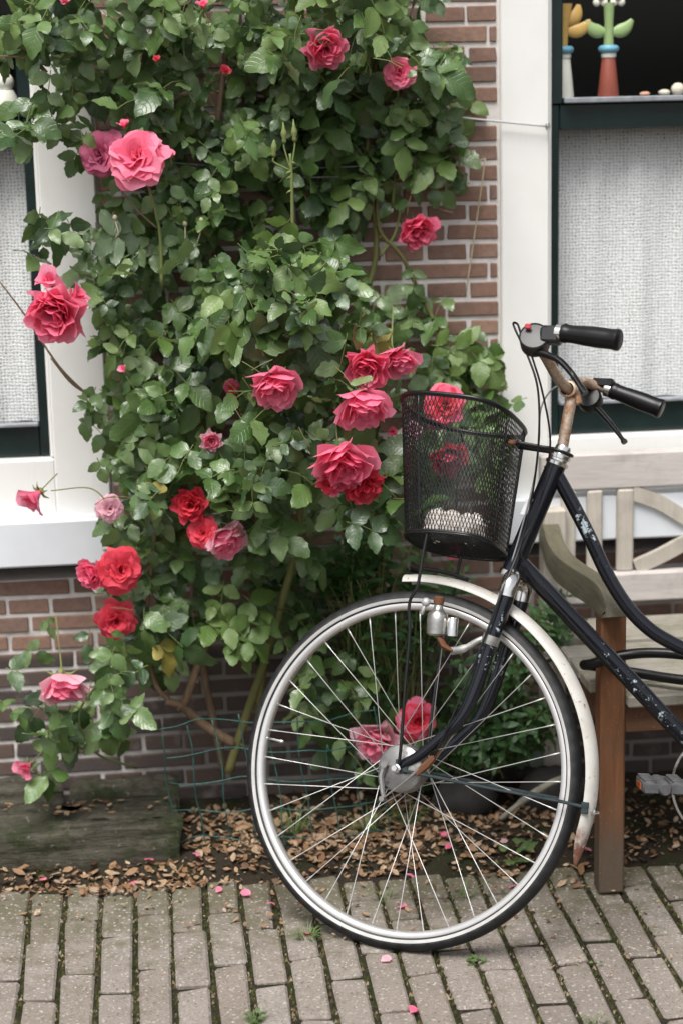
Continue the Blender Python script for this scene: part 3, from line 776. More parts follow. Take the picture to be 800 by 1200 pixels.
# ================================================================== bench
bench = thing('garden_bench', (1.5, -.35, 0), 'weathered wooden garden bench with curved back bars against the wall', 'bench')
BX0, BX1 = .914, 2.12
def bpart(name, c, h, mat, R=None, jit=.0008, ch=.004, parent=bench):
    m_ = MB(); m_.cbox(c, h, ch, R, jit); return obj(name, m_, MT[mat], parent)
for x in (BX0, BX1):
    bpart('front_leg', (x, -.624, .306), (.026, .026, .306), 'bench_red')
    bpart('rear_leg', (x+.0, -.075, .345), (.026, .030, .345), 'bench_grey_upright')
    bpart('side_rail', (x, -.349, .375), (.014, .247, .030), 'bench_apron')
    # arm: broad board, nose turned down
    prof = [(-.04, .668), (-.12, .652), (-.22, .642), (-.34, .638), (-.46, .640), (-.56, .645), (-.62, .645), (-.66, .638), (-.683, .620), (-.69, .604)]
    sx_ = 1 if x < 1.5 else -1
    pts = crom([Vector((x-.008*sx_-sx_*.030*math.sin(math.pi*min(1, max(0, (-a-.04)/.62)))**2*(1.25-1.0*(-a)/.62), a, b)) for a, b in prof], 4); m_ = MB(); vs = []; fs = []
    n = len(pts)
    for i, p in enumerate(pts):
        tt = (pts[min(i+1, n-1)]-pts[max(i-1, 0)]).normalized(); up = Vector((1, 0, 0)).cross(tt)
        if up.z < 0: up = -up
        wdt = .020; th = .052
        for sx, su in ((-1, 0), (-.9, .004), (.9, .004), (1, 0), (1, -th), (-1, -th)):
            vs.append(p+Vector((sx*wdt, 0, 0))+up*(su))
    for i in range(n-1):
        for k in range(6):
            l_ = (k+1) % 6; fs.append((i*6+k, i*6+l_, (i+1)*6+l_, (i+1)*6+k))
    fs.append(tuple(range(6))[::-1]); fs.append(tuple((n-1)*6+k for k in range(6)))
    m_.add(vs, [f[::-1] for f in fs]); obj('arm', m_, MT['bench_arm'], bench, 'auto')
bpart('top_rail', ((BX0+BX1)/2, -.058, .768), ((BX1-BX0)/2+.026, .019, .042), 'bench_grey')
bpart('lower_rail', ((BX0+BX1)/2, -.080, .498), ((BX1-BX0)/2-.0262, .017, .034), 'bench_grey')
for x, wd in ((.951, .016), (1.012, .018), (1.083, .019), (1.517-.045, .018), (1.517+.045, .018), (3.034-1.083, .019), (3.034-1.012, .018), (3.034-.951, .016)):
    bpart('back_slat', (x, -.070, .629), (wd, .009, .0965), 'bench_grey_upright')
def curved_bar(pts, wd, th):
    m_ = MB(); vs = []; fs = []; P = crom([Vector(p) for p in pts], 6); n = len(P)
    for i, p in enumerate(P):
        tt = (P[min(i+1, n-1)]-P[max(i-1, 0)]).normalized(); up = Vector((0, -1, 0)).cross(tt).normalized()
        for su, sy in ((wd, -th), (wd, th), (-wd, th), (-wd, -th)): vs.append(p+up*su+Vector((0, sy, 0)))
    for i in range(n-1):
        for k in range(4):
            l_ = (k+1) % 4; fs.append((i*4+k, i*4+l_, (i+1)*4+l_, (i+1)*4+k))
    fs.append((3, 2, 1, 0)); fs.append(tuple((n-1)*4+k for k in range(4))); m_.add(vs, fs); return m_
for cx in (1.278, 3.034-1.278):
    for sg in (-1, 1):
        pts = [(cx+sg*(-.180), -.0665, .716), (cx+sg*(-.115), -.0665, .690), (cx+sg*(-.055), -.0665, .652), (cx, -.0665, .622), (cx+sg*.055, -.0665, .592), (cx+sg*.115, -.0665, .562), (cx+sg*.170, -.0665, .540)]
        if sg < 0: pts = [(a, b-.0035, c) for a, b, c in pts]
        obj('back_brace', curved_bar(pts, .0165, .0085), MT['bench_grey_upright'], bench)
bpart('front_apron', ((BX0+BX1)/2, -.622, .372), ((BX1-BX0)/2-.0262, .013, .031), 'bench_apron')
for k in range(6):
    y = -.135-.098*k
    x0, x1 = (BX0-.03, BX1+.03) if 0 < k < 5 else (BX0+.0265, BX1-.0265)
    bpart('seat_slat', ((x0+x1)/2, y, .418+.002*math.sin(k*2)), ((x1-x0)/2, .041, .0125), 'bench_seat')

# ================================================================== bicycle
K = Vector((.4235, -.8336, 0)); PSI, LEAN, RW = .5427, .3486, .35
hS = Vector((-math.cos(PSI), math.sin(PSI), 0)); n0 = Vector((-math.sin(PSI), -math.cos(PSI), 0)); Zv = Vector((0, 0, 1))
nS = n0*math.cos(LEAN)+Zv*math.sin(LEAN); uS = Zv*math.cos(LEAN)-n0*math.sin(LEAN); rS = -hS
CF = K+uS*RW
def S(r, u, n=0): return CF+rS*r+uS*u+nS*n                 # steered parts: back, up, near side
BB = Vector((1.115, -.807, .275)); nF = Vector((-.074, -.982, .175)).normalized(); rF = nF.cross(Vector((0, 0, 1))); rF = (rF if rF.x > 0 else -rF).normalized(); uF = nF.cross(rF)
if uF.z < 0: uF = -uF
def F(r, u, n=0): return BB+rF*r+uF*u+nF*n                  # frame parts
bike = thing('bicycle', (.95, -.83, 0), 'old black step through bicycle with wire basket and cream front mudguard leaning on the bench', 'bicycle')
def tubeuv(name, path, r, mat, parent, ref, seg=16):
    """tube with uv: u round the tube (0 at the near side), v along"""
    P = [Vector(p) for p in path]; n = len(P); m_ = MB(); m_.tube(P, r, seg, ref=ref)
    o = obj(name, m_, MT[mat], parent, 'auto'); me = o.data; uvl = me.uv_layers.new(name='uv')
    for poly in me.polygons:
        for li, vi in zip(poly.loop_indices, poly.vertices):
            k = vi % seg; a = k/seg; a = min(a, 1-a); uvl.data[li].uv = (a, (vi//seg)/(n-1))
    return o
def build_wheel(name, O, A, Rr, U, hubtype):
    """O hub centre, A axle direction (near side), Rr, U in-plane axes"""
    SEG = 144
    def L(p): return [(a, b) for a, b in p]
    rim = MB(); prof = [(.3275, -.0122), (.3285, -.0108), (.326, -.0105), (.318, -.008), (.316, 0), (.318, .008), (.326, .0105), (.3285, .0108), (.3275, .0122), (.3205, .0130), (.3142, .0112), (.3118, .004), (.3115, 0), (.3118, -.004), (.3142, -.0112), (.3205, -.0130)]
    rim.lathe(prof, O, A, Rr, SEG, closed=True); wh = obj(name, rim, MT['rim_metal'], bike, True)
    ty = MB(); tp = []
    for k in range(21):
        a = rad(-135)+rad(270)*k/20; tp.append((.3350+.0153*math.cos(a), .0175*math.sin(a)))
    def tread(k, j, rr, hh):
        d = abs(j-10)
        if 3 <= d <= 6 and k % 4 == 0: return rr-.0016, hh*.975
        if d < 3 and (k+2*j) % 6 == 0: return rr-.0012, hh
        return rr, hh
    mats = [MT['tyre'], MT['tyre_side']]
    ty.lathe(tp, O, A, Rr, SEG*2, fn=tread); 
    ty.mi = [1 if min(f_ % 20, 19-f_ % 20) < 4 else 0 for f_ in range(len(ty.f))]
    obj('tyre', ty, mats, wh, True)
    for sg in (-1, 1):
        st = MB(); st.lathe([(.3350+.0157*math.cos(a), sg*.0179*math.sin(a)) for a in (rad(118), rad(107), rad(94))], O, A, Rr, SEG); obj('reflective_band', st, MT['stripe'], wh, True)
    hb = MB()
    if hubtype == 'drum':
        hb.lathe([(0, .056), (.010, .056), (.012, .052), (.040, .050), (.0455, .046), (.047, .038), (.0475, .012), (.040, .008), (.020, .004), (.018, -.02), (.030, -.026), (.032, -.033), (.014, -.036), (.010, -.05), (0, -.05)], O, A, Rr, 40)
    else:
        hb.lathe([(0, .05), (.010, .05), (.026, .036), (.028, .028), (.018, .022), (.018, -.022), (.028, -.028), (.026, -.036), (.010, -.05), (0, -.05)], O, A, Rr, 30)
    obj('hub', hb, MT['hub_metal'], wh, 'auto')
    for k in range(36):
        side = 1 if k % 2 else -1; g = k//2; a0 = 2*math.pi*k/36+.05
        lead = 1 if g % 2 else -1; ah = a0+lead*rad(66)
        fr, fo = ((.043 if side > 0 else .029), side*.026) if hubtype == 'drum' else (.025, side*.030)
        p0 = O+(Rr*math.cos(ah)+U*math.sin(ah))*fr+A*fo; p1 = O+(Rr*math.cos(a0)+U*math.sin(a0))*.3125+A*(side*.002)
        m_ = MB(); m_.tube([p0, p0.lerp(p1, .92), p0.lerp(p1, .945), p1], [.00092, .00092, .0017, .0017], 5); obj('spoke', m_, MT['spoke_metal'], wh, True)
    av = rad(176); m_ = MB(); dv = Rr*math.cos(av)+U*math.sin(av); m_.tube([O+dv*.313, O+dv*.293, O+dv*.280, O+dv*.276], [.003, .003, .0042, .003], 8); obj('valve', m_, MT['chrome'], wh, True)
    return wh
fw = build_wheel('front_wheel', CF, nS, rS, uS, 'drum')
# brake plate, arm and axle nut on the near side
m_ = MB(); m_.lathe([(0, .0562), (.0095, .0562), (.0095, .066), (.006, .068), (.006, .077), (0, .077)], CF, nS, rS, 6); obj('axle_nut', m_, MT['chrome'], fw, 'auto')
m_ = MB(); m_.tube([S(-.030, .003, .0535), S(-.034, -.02, .0545), S(-.026, -.05, .0555), S(-.022, -.060, .056)], [.0075, .0065, .005, .004], 8); m_.lathe([(0, 0), (.007, 0), (.007, .010), (0, .010)], S(-.028, .003, .053), nS, rS, 6); obj('brake_arm', m_, MT['hub_metal'], fw, 'auto')
m_ = MB(); m_.lathe([(0, -.006), (.0055, -.006), (.0055, .008), (0, .008)], S(-.024, -.062, .056), nS, rS, 8); m_.tube([S(-.024, -.062, .058), S(.012, -.030, .062), S(.045, .004, .060)], [.0016, .0022, .0032], 7); obj('brake_cable_end', m_, MT['hub_metal'], fw, 'auto')
m_ = MB(); m_.tube([S(.040, -.006, .058), S(.058, .014, .056), S(.070, .030, .055)], [.006, .0085, .006], 7); m_.tube([S(.062, .022, .055), S(.082, .044, .052)], [.004, .0025], 6); obj('cable_stop', m_, MT['rust'], fw, 'auto')
# fork
forkpts = [(.176, .352), (.153, .254), (.134, .165), (.115, .113), (.084, .075), (.040, .031), (.004, .007)]
for sg in (1, -1):
    pts = crom([S(a, b, sg*(.046+.006*i/6)) for i, (a, b) in enumerate(forkpts)], 5); n = len(pts)
    tubeuv('fork_blade', pts, [.0150-.0060*(i/(n-1))**1.3 for i in range(n)], 'fork_paint', bike, nS, 14)
    m_ = MB(); m_.cbox(S(.006, .004, sg*.054), (.013, .013, .0025), .001, Matrix((rS, uS, nS)).transposed()); obj('dropout', m_, MT['dark_stay'], bike)
ax = (S(.230, .619)-S(.163, .401)).normalized()
m_ = MB()
for sg in (1, -1): m_.tube(crom([S(.172, .392, 0), S(.176, .392, sg*.024), S(.178, .378, sg*.043), S(.175, .352, sg*.0462)], 5), [.0165]*6+[.0165]*5+[.0166]*5, 14)
obj('fork_crown', m_, MT['chrome'], bike, 'auto')
# head tube and headset
tubeuv('head_tube', [S(.164, .405), S(.197, .512), S(.230, .619)], .0195, 'frame_paint', bike, nS)
m_ = MB(); m_.lathe([(0, -.012), (.021, -.012), (.0225, -.006), (.0225, -.001), (.019, .001)], S(.164, .405), ax, rS, 24); obj('lower_headset', m_, MT['chrome'], bike, 'auto'); m_ = MB(); m_.lathe([(.0195, -.002), (.0225, .0), (.0230, .006), (.019, .009), (.0185, .013), (.022, .014), (.022, .021), (.016, .024), (.0155, .036), (.0135, .040), (0, .041)], S(.230, .619), ax, rS, 24); obj('headset', m_, MT['chrome'], bike, 'auto')
m_ = MB(); m_.cbox(S(.186, .530, .0195), (.007, .017, .0014), .001, Matrix((rS, ax, nS)).transposed()); obj('head_badge', m_, MT['galv'], bike)
# stem and bar
st0, st1 = S(.238, .650), S(.245, .752)
m_ = MB(); m_.tube([S(.234, .636), st0, S(.242, .71), st1], [.0112, .0112, .0112, .0118], 16); obj('stem', m_, MT['rusty_chrome'], bike, 'auto')
m_ = MB(); m_.lathe([(.0132, -.021), (.0165, -.019), (.0168, .019), (.0132, .021), (.0132, -.021)], S(.240, .766), (nS+rS*.05).normalized(), rS, 18); m_.tube([S(.256, .755, .0), S(.262, .742, 0)], [.008, .006], 10); obj('bar_clamp', m_, MT['rusty_chrome'], bike, 'auto')
barpts = [(.396, .8185, .246), (.345, .824, .243), (.300, .8285, .239), (.262, .829, .229), (.236, .825, .200), (.224, .817, .150), (.222, .806, .100), (.229, .781, .045), (.240, .767, 0), (.2295, .778, -.045), (.220, .797, -.100), (.208, .812, -.150), (.208, .819, -.190), (.225, .818, -.215), (.255, .812, -.225), (.306, .797, -.230), (.354, .782, -.233)]
m_ = MB(); m_.tube(crom([S(*p) for p in barpts], 5), .0108, 14); hbar = obj('handlebar', m_, MT['rusty_chrome'], bike, 'auto')
def grip(a, b, mat='black_rubber'):
    a, b = Vector(a), Vector(b); d = (b-a); L = d.length; d.normalize(); m_ = MB()
    prof = [(.0112, 0), (.0170, .001), (.0182, .006), (.0166, .011), (.0164, .02), (.0182, .045), (.0192, L*.6), (.0188, L*.8), (.0190, L*.9), (.0200, L*.94), (.0200, L*.985), (.0178, L), (0, L)]
    m_.lathe(prof, a, d, uS, 22); obj('grip', m_, MT[mat], hbar, 'auto')
grip(S(.292, .8288, .238), S(.404, .8176, .2465)); grip(S(.256, .812, -.2252), S(.362, .780, -.2335))
# near control: twist housing, lever
m_ = MB(); m_.lathe([(0, -.020), (.0245, -.020), (.0275, -.017), (.0280, .010), (.0275, .014), (.0255, .016), (.025, .0135), (.010, .0150), (0, .0150)], S(.240, .815, .236), (nS*.93+rS*.18+uS*.32).normalized(), rS, 26); m_.cbox(S(.272, .824, .236), (.020, .0165, .016), .006, Matrix((rS, uS, nS)).transposed()); obj('shifter_housing', m_, MT['grey_plastic'], hbar, 'auto')
m_ = MB(); m_.cbox(S(.231, .835, .255), (.006, .005, .003), .002, Matrix((rS, uS, nS)).transposed()); obj('gear_window', m_, MT['red_plastic'], hbar)
m_ = MB(); m_.lathe([(.0113, 0), (.0165, 0), (.0165, .012), (.0113, .012)], S(.281, .8285, .237), (rS-uS*.08).normalized(), uS, 20); obj('clamp_ring', m_, MT['chrome'], hbar, 'auto')
def lever(pts, rr): m_ = MB(); m_.tube(crom(pts, 5), rr, 10, flat=.6, ref=nS); return m_
P5 = [S(.228, .800, .232), S(.255, .790, .238), S(.292, .778, .242), S(.322, .752, .243), S(.350, .718, .243)]
n_ = 21; obj('brake_lever', lever(P5, [.0125-.004*(i/20)+(.002 if i > 18 else 0) for i in range(n_)]), MT['black_plastic'], hbar, 'auto')
# far control
m_ = MB(); m_.lathe([(0, -.014), (.023, -.014), (.0255, -.012), (.0255, .010), (.024, .013), (.022, .011), (0, .012)], S(.214, .790, -.214), (nS*.9+uS*.3).normalized(), rS, 24); m_.cbox(S(.238, .824, -.218), (.024, .010, .013), .005, Matrix((rS, uS, nS)).transposed()); m_.tube([S(.188, .812, -.208), S(.170, .826, -.204)], [.009, .006], 10); obj('brake_housing', m_, MT['black_plastic'], hbar, 'auto')
m_ = MB(); m_.lathe([(.0113, 0), (.0160, 0), (.0160, .013), (.0113, .013)], S(.243, .814, -.2225), (rS-uS*.25).normalized(), uS, 20); obj('clamp_ring', m_, MT['chrome'], hbar, 'auto')
P5 = [S(.214, .785, -.214), S(.238, .765, -.219), S(.262, .742, -.221), S(.281, .722, -.222), S(.296, .705, -.222)]
obj('brake_lever', lever(P5, [.0125-.006*(i/20)+(.004 if i > 18 else 0) for i in range(n_)]), MT['black_plastic'], hbar, 'auto')
# cables
def cable(pts, r=.0024, mat='black_wire', nm='cable'):
    m_ = MB(); m_.tube(crom(pts, 8), r, 7); obj(nm, m_, MT[mat], bike, True)
cable([S(.226, .803, .226), S(.200, .825, .19), S(.160, .868, .115), S(.145, .874, .10), S(.152, .858, .098), S(.180, .812, .095), S(.206, .750, .09), S(.214, .66, .075), S(.206, .56, .050), S(.190, .46, .036), S(.172, .36, .062), S(.145, .25, .070), S(.105, .115, .070), S(.072, .034, .058)], .0022)
cable([S(.232, .790, .222), S(.226, .74, .12), S(.232, .66, .06), S(.222, .58, .035), S(.205, .50, .030), S(.190, .44, .034), F(-.36, .395, .030), F(-.2, .205, .030)], .0020)
cable([S(.190, .812, -.206), S(.160, .80, -.15), S(.165, .74, -.06), S(.196, .66, .020), S(.20, .58, .034), S(.184, .47, .036), S(.176, .42, .040)], .0020, 'hub_metal')
# frame
uv_top = [F(-.346, .650), F(-.325, .612), F(-.300, .563), F(-.271, .503), F(-.236, .425), F(-.199, .364), F(-.158, .320), F(-.117, .293), F(-.085, .277), F(-.02, .253), F(.092, .232)]
tubeuv('top_tube', crom(uv_top, 5), .0138, 'frame_paint_flaked_top', bike, nF)
tubeuv('down_tube', [F(-.418, .468).lerp(F(0, 0), k/24) for k in range(25)], .0168, 'frame_paint_flaked', bike, nF)
tubeuv('seat_tube', [F(0, -.005), F(.21, .52)], .0145, 'frame_paint', bike, nF)
m_ = MB(); m_.tube([F(0, 0, -.036), F(0, 0, .036)], .022, 20); obj('bottom_bracket', m_, MT['frame_paint'], bike, 'auto')
RH = F(.485, .071)
for sg in (1, -1):
    m_ = MB(); m_.tube([F(.012, .0, sg*.026), F(.1, .012, sg*.040), RH+nF*(sg*.062)], [.0105, .0105, .008], 12); obj('chain_stay', m_, MT['frame_paint'], bike, 'auto')
    m_ = MB(); m_.tube([F(.205, .505, sg*.014), F(.25, .42, sg*.042), RH+nF*(sg*.062)], [.0075, .0075, .0065], 12); obj('seat_stay', m_, MT['frame_paint'], bike, 'auto')
m_ = MB(); m_.tube([F(.21, .52), F(.243, .603)], .0128, 14); obj('seat_post', m_, MT['chrome'], bike, 'auto')
m_ = MB(); vs = []; fs = []
for i in range(13):
    q = i/12; wdt = .018+.085*max(0, (q-.35)/.65)**.8; zt = .03*math.sin(q*3.1)*.3+.02*q
    for k in range(9):
        a = math.pi*k/8; vs.append(F(.13+.26*q, .625+zt+.030*math.sin(a)-.012, -wdt*math.cos(a)))
for i in range(12):
    for k in range(8): fs.append((i*9+k, i*9+k+1, (i+1)*9+k+1, (i+1)*9+k))
fs.append(tuple(range(9))); fs.append(tuple(12*9+k for k in range(9))[::-1]); fs += [(i*9+8, i*9, (i+1)*9, (i+1)*9+8) for i in range(12)]
m_.add(vs, fs); obj('saddle', m_, MT['leather'], bike, 'auto')
rw = build_wheel('rear_wheel', RH, nF, rF, uF, 'plain')
m_ = MB(); m_.lathe([(0, .0505), (.009, .0505), (.009, .075), (0, .075)], RH, nF, rF, 6); m_.lathe([(0, -.0505), (.009, -.0505), (.009, -.075), (0, -.075)], RH, nF, rF, 6); obj('axle_nut', m_, MT['chrome'], rw, 'auto')
def fender(O, A, Rr, U, a0, a1, name, mat, tip=False):
    m_ = MB(); vs = []; fs = []; N = 60; prof = [(.3675, -.0265), (.3735, -.0245), (.3795, -.0175), (.3825, -.008), (.3833, 0), (.3825, .008), (.3795, .0175), (.3735, .0245), (.3675, .0265)]
    th = .0014; n = len(prof)
    for i in range(N+1):
        a = a0+(a1-a0)*i/N; d = Rr*math.cos(a)+U*math.sin(a)
        k_ = 1.0
        if tip and i > N-5: k_ = [1, .93, .8, .6, .34, .1][i-(N-5)]
        for (rr, hh) in prof: vs.append(O+d*(.3833-(.3833-rr)*k_**.5)+A*(hh*k_))
        for (rr, hh) in prof: vs.append(O+d*(.3833-(.3833-rr)*k_**.5-th)+A*(hh*k_))
    m2 = 2*n
    for i in range(N):
        for k in range(n-1):
            fs.append((i*m2+k, i*m2+k+1, (i+1)*m2+k+1, (i+1)*m2+k)); fs.append((i*m2+n+k, (i+1)*m2+n+k, (i+1)*m2+n+k+1, i*m2+n+k+1))
        fs.append((i*m2, (i+1)*m2, (i+1)*m2+n, i*m2+n)); fs.append((i*m2+n-1, i*m2+2*n-1, (i+1)*m2+2*n-1, (i+1)*m2+n-1))
    for i in (0, N):
        for k in range(n-1):
            q = (i*m2+k, i*m2+n+k, i*m2+n+k+1, i*m2+k+1); fs.append(q if i == 0 else q[::-1])
    m_.add(vs, fs); return obj(name, m_, MT[mat], bike, 'auto')
fn = fender(CF, nS, rS, uS, rad(98), rad(-20.5), 'front_mudguard', 'fender', True)
m_ = MB(); m_.tube(crom([S(-.040, .389, -.02), S(-.052, .390, 0), S(-.040, .389, .02)], 4), .004, 8); m_.tube(crom([S(-.046, .392, 0), S(-.02, .393, .004), S(.03, .390, .006), S(.08, .38, .008)], 5), .0042, 8, flat=.6); obj('mudguard_nose', m_, MT['black_rubber'], fn, True)
for sg in (1, -1):
    m_ = MB(); m_.tube([S(.012, -.003, sg*.058), S(.16, -.012, sg*.055), S(.33, -.020, sg*.040), S(.366, -.024, sg*.032)], [.0036, .0034, .0034, .0036], 8); m_.cbox(S(.371, -.026, sg*.0292), (.007, .011, .003), .001, Matrix((rS, uS, nS)).transposed()); obj('mudguard_stay', m_, MT['dark_stay'], bike, 'auto')
m_ = MB(); m_.lathe([(0, 0), (.0055, 0), (.0055, .005), (.003, .006), (.003, .014), (0, .014)], S(.382, -.032, .012), (rS*.9+nS*.4).normalized(), uS, 8); obj('stay_bolt', m_, MT['chrome'], fn, 'auto')
fender(RH, nF, rF, uF, rad(-15), rad(160), 'rear_mudguard', 'frame_paint')
# crank, ring, pedals
m_ = MB(); m_.lathe([(.1085, -.046), (.113, -.046), (.1135, -.045), (.113, -.044), (.1085, -.044), (.1085, -.046)], BB, nF, rF, 64); 
for k in range(5):
    a = 2*math.pi*k/5; m_.tube([F(.015*math.cos(a), .015*math.sin(a), -.045), F(.1090*math.cos(a), .1090*math.sin(a), -.045)], .004, 6)
obj('chain_ring', m_, MT['chrome'], bike, 'auto')
pd = F(-.163, .034, .105); 
m_ = MB(); m_.tube([F(0, 0, .038), F(0, 0, .056)], .013, 12); m_.tube([F(0, 0, .050), F(-.08, .017, .052), F(-.163, .034, .058)], [.0125, .0095, .0115], 12, flat=.6, ref=uF); m_.tube([F(0, 0, -.052), F(.163, -.034, -.062)], [.0125, .0115], 12); obj('crank', m_, MT['chrome'], bike, 'auto')
def pedal(c):
    R = Matrix((rF, uF, nF)).transposed() @ Matrix.Rotation(rad(-4), 3, 'Z')
    m_ = MB()
    for sg in (-1, 1): m_.cbox(c+R @ Vector((sg*.027, 0, 0)), (.013, .0125, .040), .005, R)
    m_.lathe([(0, -.046), (.012, -.046), (.013, -.04), (.013, .046), (.010, .052), (0, .052)], c, R @ Vector((0, 0, 1)), R @ Vector((1, 0, 0)), 14)
    for sg in (-1, 1): m_.cbox(c+R @ Vector((0, 0, sg*.041)), (.038, .009, .003), .001, R)
    for sg in (-1, 1):
        for k in range(4): m_.cbox(c+R @ Vector((sg*.027, .0132, -.028+.019*k)), (.011, .0022, .0055), .001, R)
    p_ = obj('pedal', m_, MT['pedal_rubber'], bike, 'auto')
    for sg in (-1, 1):
        q = MB(); q.cbox(c+R @ Vector((sg*.0408, -.001, 0)), (.0015, .006, .018), .0008, R); obj('reflector', q, MT['orange_reflector'], p_)
pedal(pd); pedal(F(.163, -.034, -.112))
m_ = MB()
for u0, sg in ((.0, 1), (.0, -1)): m_.tube([F(0, .094*sg, -.045), RH+uF*(.032*sg)-nF*.045], .004, 6)
obj('chain', m_, MT['hub_metal'], bike, True)
# dynamo
m_ = MB(); D0 = S(.047, .262, .058); dA = (uS*.98-rS*.03+nS*.05).normalized()
m_.lathe([(0, 0), (.016, 0), (.0195, .004), (.0205, .030), (.0195, .042), (.013, .049), (.009, .054), (.0085, .060), (0, .060)], D0, dA, rS, 22); dyn = obj('dynamo', m_, MT['dyn_metal'], bike, 'auto')
m_ = MB(); m_.lathe([(0, .061), (.0095, .061), (.0105, .066), (.0105, .074), (.007, .077), (0, .077)], D0, dA, rS, 14); obj('roller', m_, MT['rust'], dyn, 'auto')
m_ = MB(); m_.lathe([(0, .003), (.011, .003), (.011, .036), (.009, .039), (0, .039)], D0+rS*.031-nS*.002, dA, rS, 16); obj('spring_barrel', m_, MT['chrome'], dyn, 'auto')
m_ = MB(); m_.tube([D0+rS*.006-uS*.001, D0+rS*.018-uS*.018, D0+rS*.038-uS*.026], [.012, .012, .007], 10, flat=.5, ref=nS); obj('swivel_arm', m_, MT['rust'], dyn, 'auto')
m_ = MB(); m_.tube(crom([D0+rS*.034-uS*.026, D0+rS*.06-uS*.018, S(.132, .262, .056), S(.146, .268, .052)], 4), [.008]*5+[.006]*5+[.0065]*3, 8, flat=.45, ref=uS); m_.lathe([(.0152, -.009), (.0175, -.009), (.0175, .009), (.0152, .009), (.0152, -.009)], S(.155, .266, .049), (S(.153, .254)-S(.176, .352)).normalized(), rS, 18); obj('dynamo_bracket', m_, MT['dyn_metal'], dyn, 'auto')
m_ = MB(); m_.sphere(S(.018, .325, .060), (.009, .009, .009), 10, 8); m_.tube([S(.018, .325, .060), S(.012, .300, .060)], .004, 6); obj('cable_lug', m_, MT['galv'], dyn, True)
# basket
bk0, bk1 = .445, .708
def bsec(q, a, sup=2.6):
    """point of the basket wall; q 0 bottom .. 1 rim, a angle from the back (r+)"""
    ca, sa = math.cos(a), math.sin(a); e = 2/(4.5 if ca > 0 else 2.3)
    fa = .094+.022*q; fb = .103+.026*q; cr = .041-.017*q
    xx = math.copysign(abs(ca)**e, ca); yy = math.copysign(abs(sa)**(2/2.6), sa)
    return S(cr+fa*xx, bk0+(bk1-bk0)*q-.05*q*(fa*xx)+.13*fb*yy, fb*yy)
m_ = MB(); m_.tube([bsec(1, 2*math.pi*k/72) for k in range(72)], .0042, 8, closed=True); basket = obj('basket', m_, MT['black_wire'], bike, True)
NA, NQ = 100, 27
# even spacing round the section
aa = np.linspace(0, 2*math.pi, 1441); pp = np.array([bsec(.5, a)[:] for a in aa]); cl = np.concatenate([[0], np.cumsum(np.linalg.norm(np.diff(pp, axis=0), axis=1))])
def ang(f): return float(np.interp((f % 1.0)*cl[-1], cl, aa))
def ribbon(mb, a, b, nrm, wd, th):
    a, b = Vector(a), Vector(b); d = (b-a).normalized(); s_ = d.cross(nrm).normalized()*wd; q_ = nrm*th
    mb.add([a-s_-q_, a+s_-q_, a+s_+q_, a-s_+q_, b-s_-q_, b+s_-q_, b+s_+q_, b-s_+q_], [(0, 4, 5, 1), (1, 5, 6, 2), (2, 6, 7, 3), (3, 7, 4, 0)])
ms = MB(); C0 = S(.03, .575)
for j in range(NQ):
    for i in range(NA):
        o_ = .5*(j % 2)
        A_ = bsec(j/NQ, ang((i+o_)/NA))
        for dlt in (-.5, .5):
            B_ = bsec((j+1)/NQ, ang((i+o_+dlt)/NA)); mid = (A_+B_)/2; nr = mid-C0; nr = nr-uS*nr.dot(uS); ribbon(ms, A_, B_, nr.normalized(), .00070, .0005)
obj('mesh_wall', ms, MT['black_wire'], basket)
ms = MB()
for qq in (0, .012, .985): ms.tube([bsec(qq, 2*math.pi*k/72) for k in range(72)], .0030 if qq < .5 else .002, 6, closed=True)
for a in (.30, -.30, math.pi*.62, -math.pi*.62): ms.tube([bsec(k/10, a) for k in range(11)], .0018, 6)
obj('frame_wire', ms, MT['black_wire'], basket, True)
ms = MB(); d_ = .0115
inside = lambda r, n: (abs((r-.041)/.094)**2.6+abs(n/.103)**2.6) < 1
for i in range(-26, 27):
    for j in range(-26, 27):
        r, n = .041+i*d_, j*d_*.8
        for dr, dn in ((d_/2, d_*.4), (d_/2, -d_*.4), (-d_/2, d_*.4), (-d_/2, -d_*.4)):
            if inside(r, n) and inside(r+dr, n+dn): ribbon(ms, S(r, bk0+.001+.13*n, n), S(r+dr, bk0+.001+.13*(n+dn), n+dn), uS, .0008, .0006)
obj('mesh_floor', ms, MT['black_wire'], basket)
m_ = MB(); m_.tube([S(.128, .655, .030), S(.165, .652, .030), S(.205, .648, .024), S(.234, .645, .024)], .0045, 8, flat=.5); m_.tube([S(.128, .655, -.030), S(.165, .652, -.030), S(.205, .648, -.024), S(.234, .645, -.024)], .0045, 8, flat=.5); m_.tube([S(.2345+.024*math.cos(a), .645-.006*math.cos(a), .024*math.sin(a)) for a in [2*math.pi*k/20 for k in range(20)]], .0035, 7, closed=True); obj('basket_bracket', m_, MT['black_wire'], bike, True)
m_ = MB(); m_.sphere(S(.146, .652, .033), (.009, .009, .006), 10, 6); obj('bracket_bolt', m_, MT['rust'], bike, True)
for sg in (1, -1):
    m_ = MB(); m_.tube(crom([S(.020, .452+.013*sg, sg*.098), S(.016, .415, sg*.099), S(.012, .350, sg*.098), S(-.002, .318, sg*.094), S(.004, .255, sg*.088), S(.004, .164, sg*.080), S(.006, .050, sg*.070), S(.004, .004, sg*.064)], 5), .0032, 8); obj('basket_stay', m_, MT['black_wire'], bike, True)
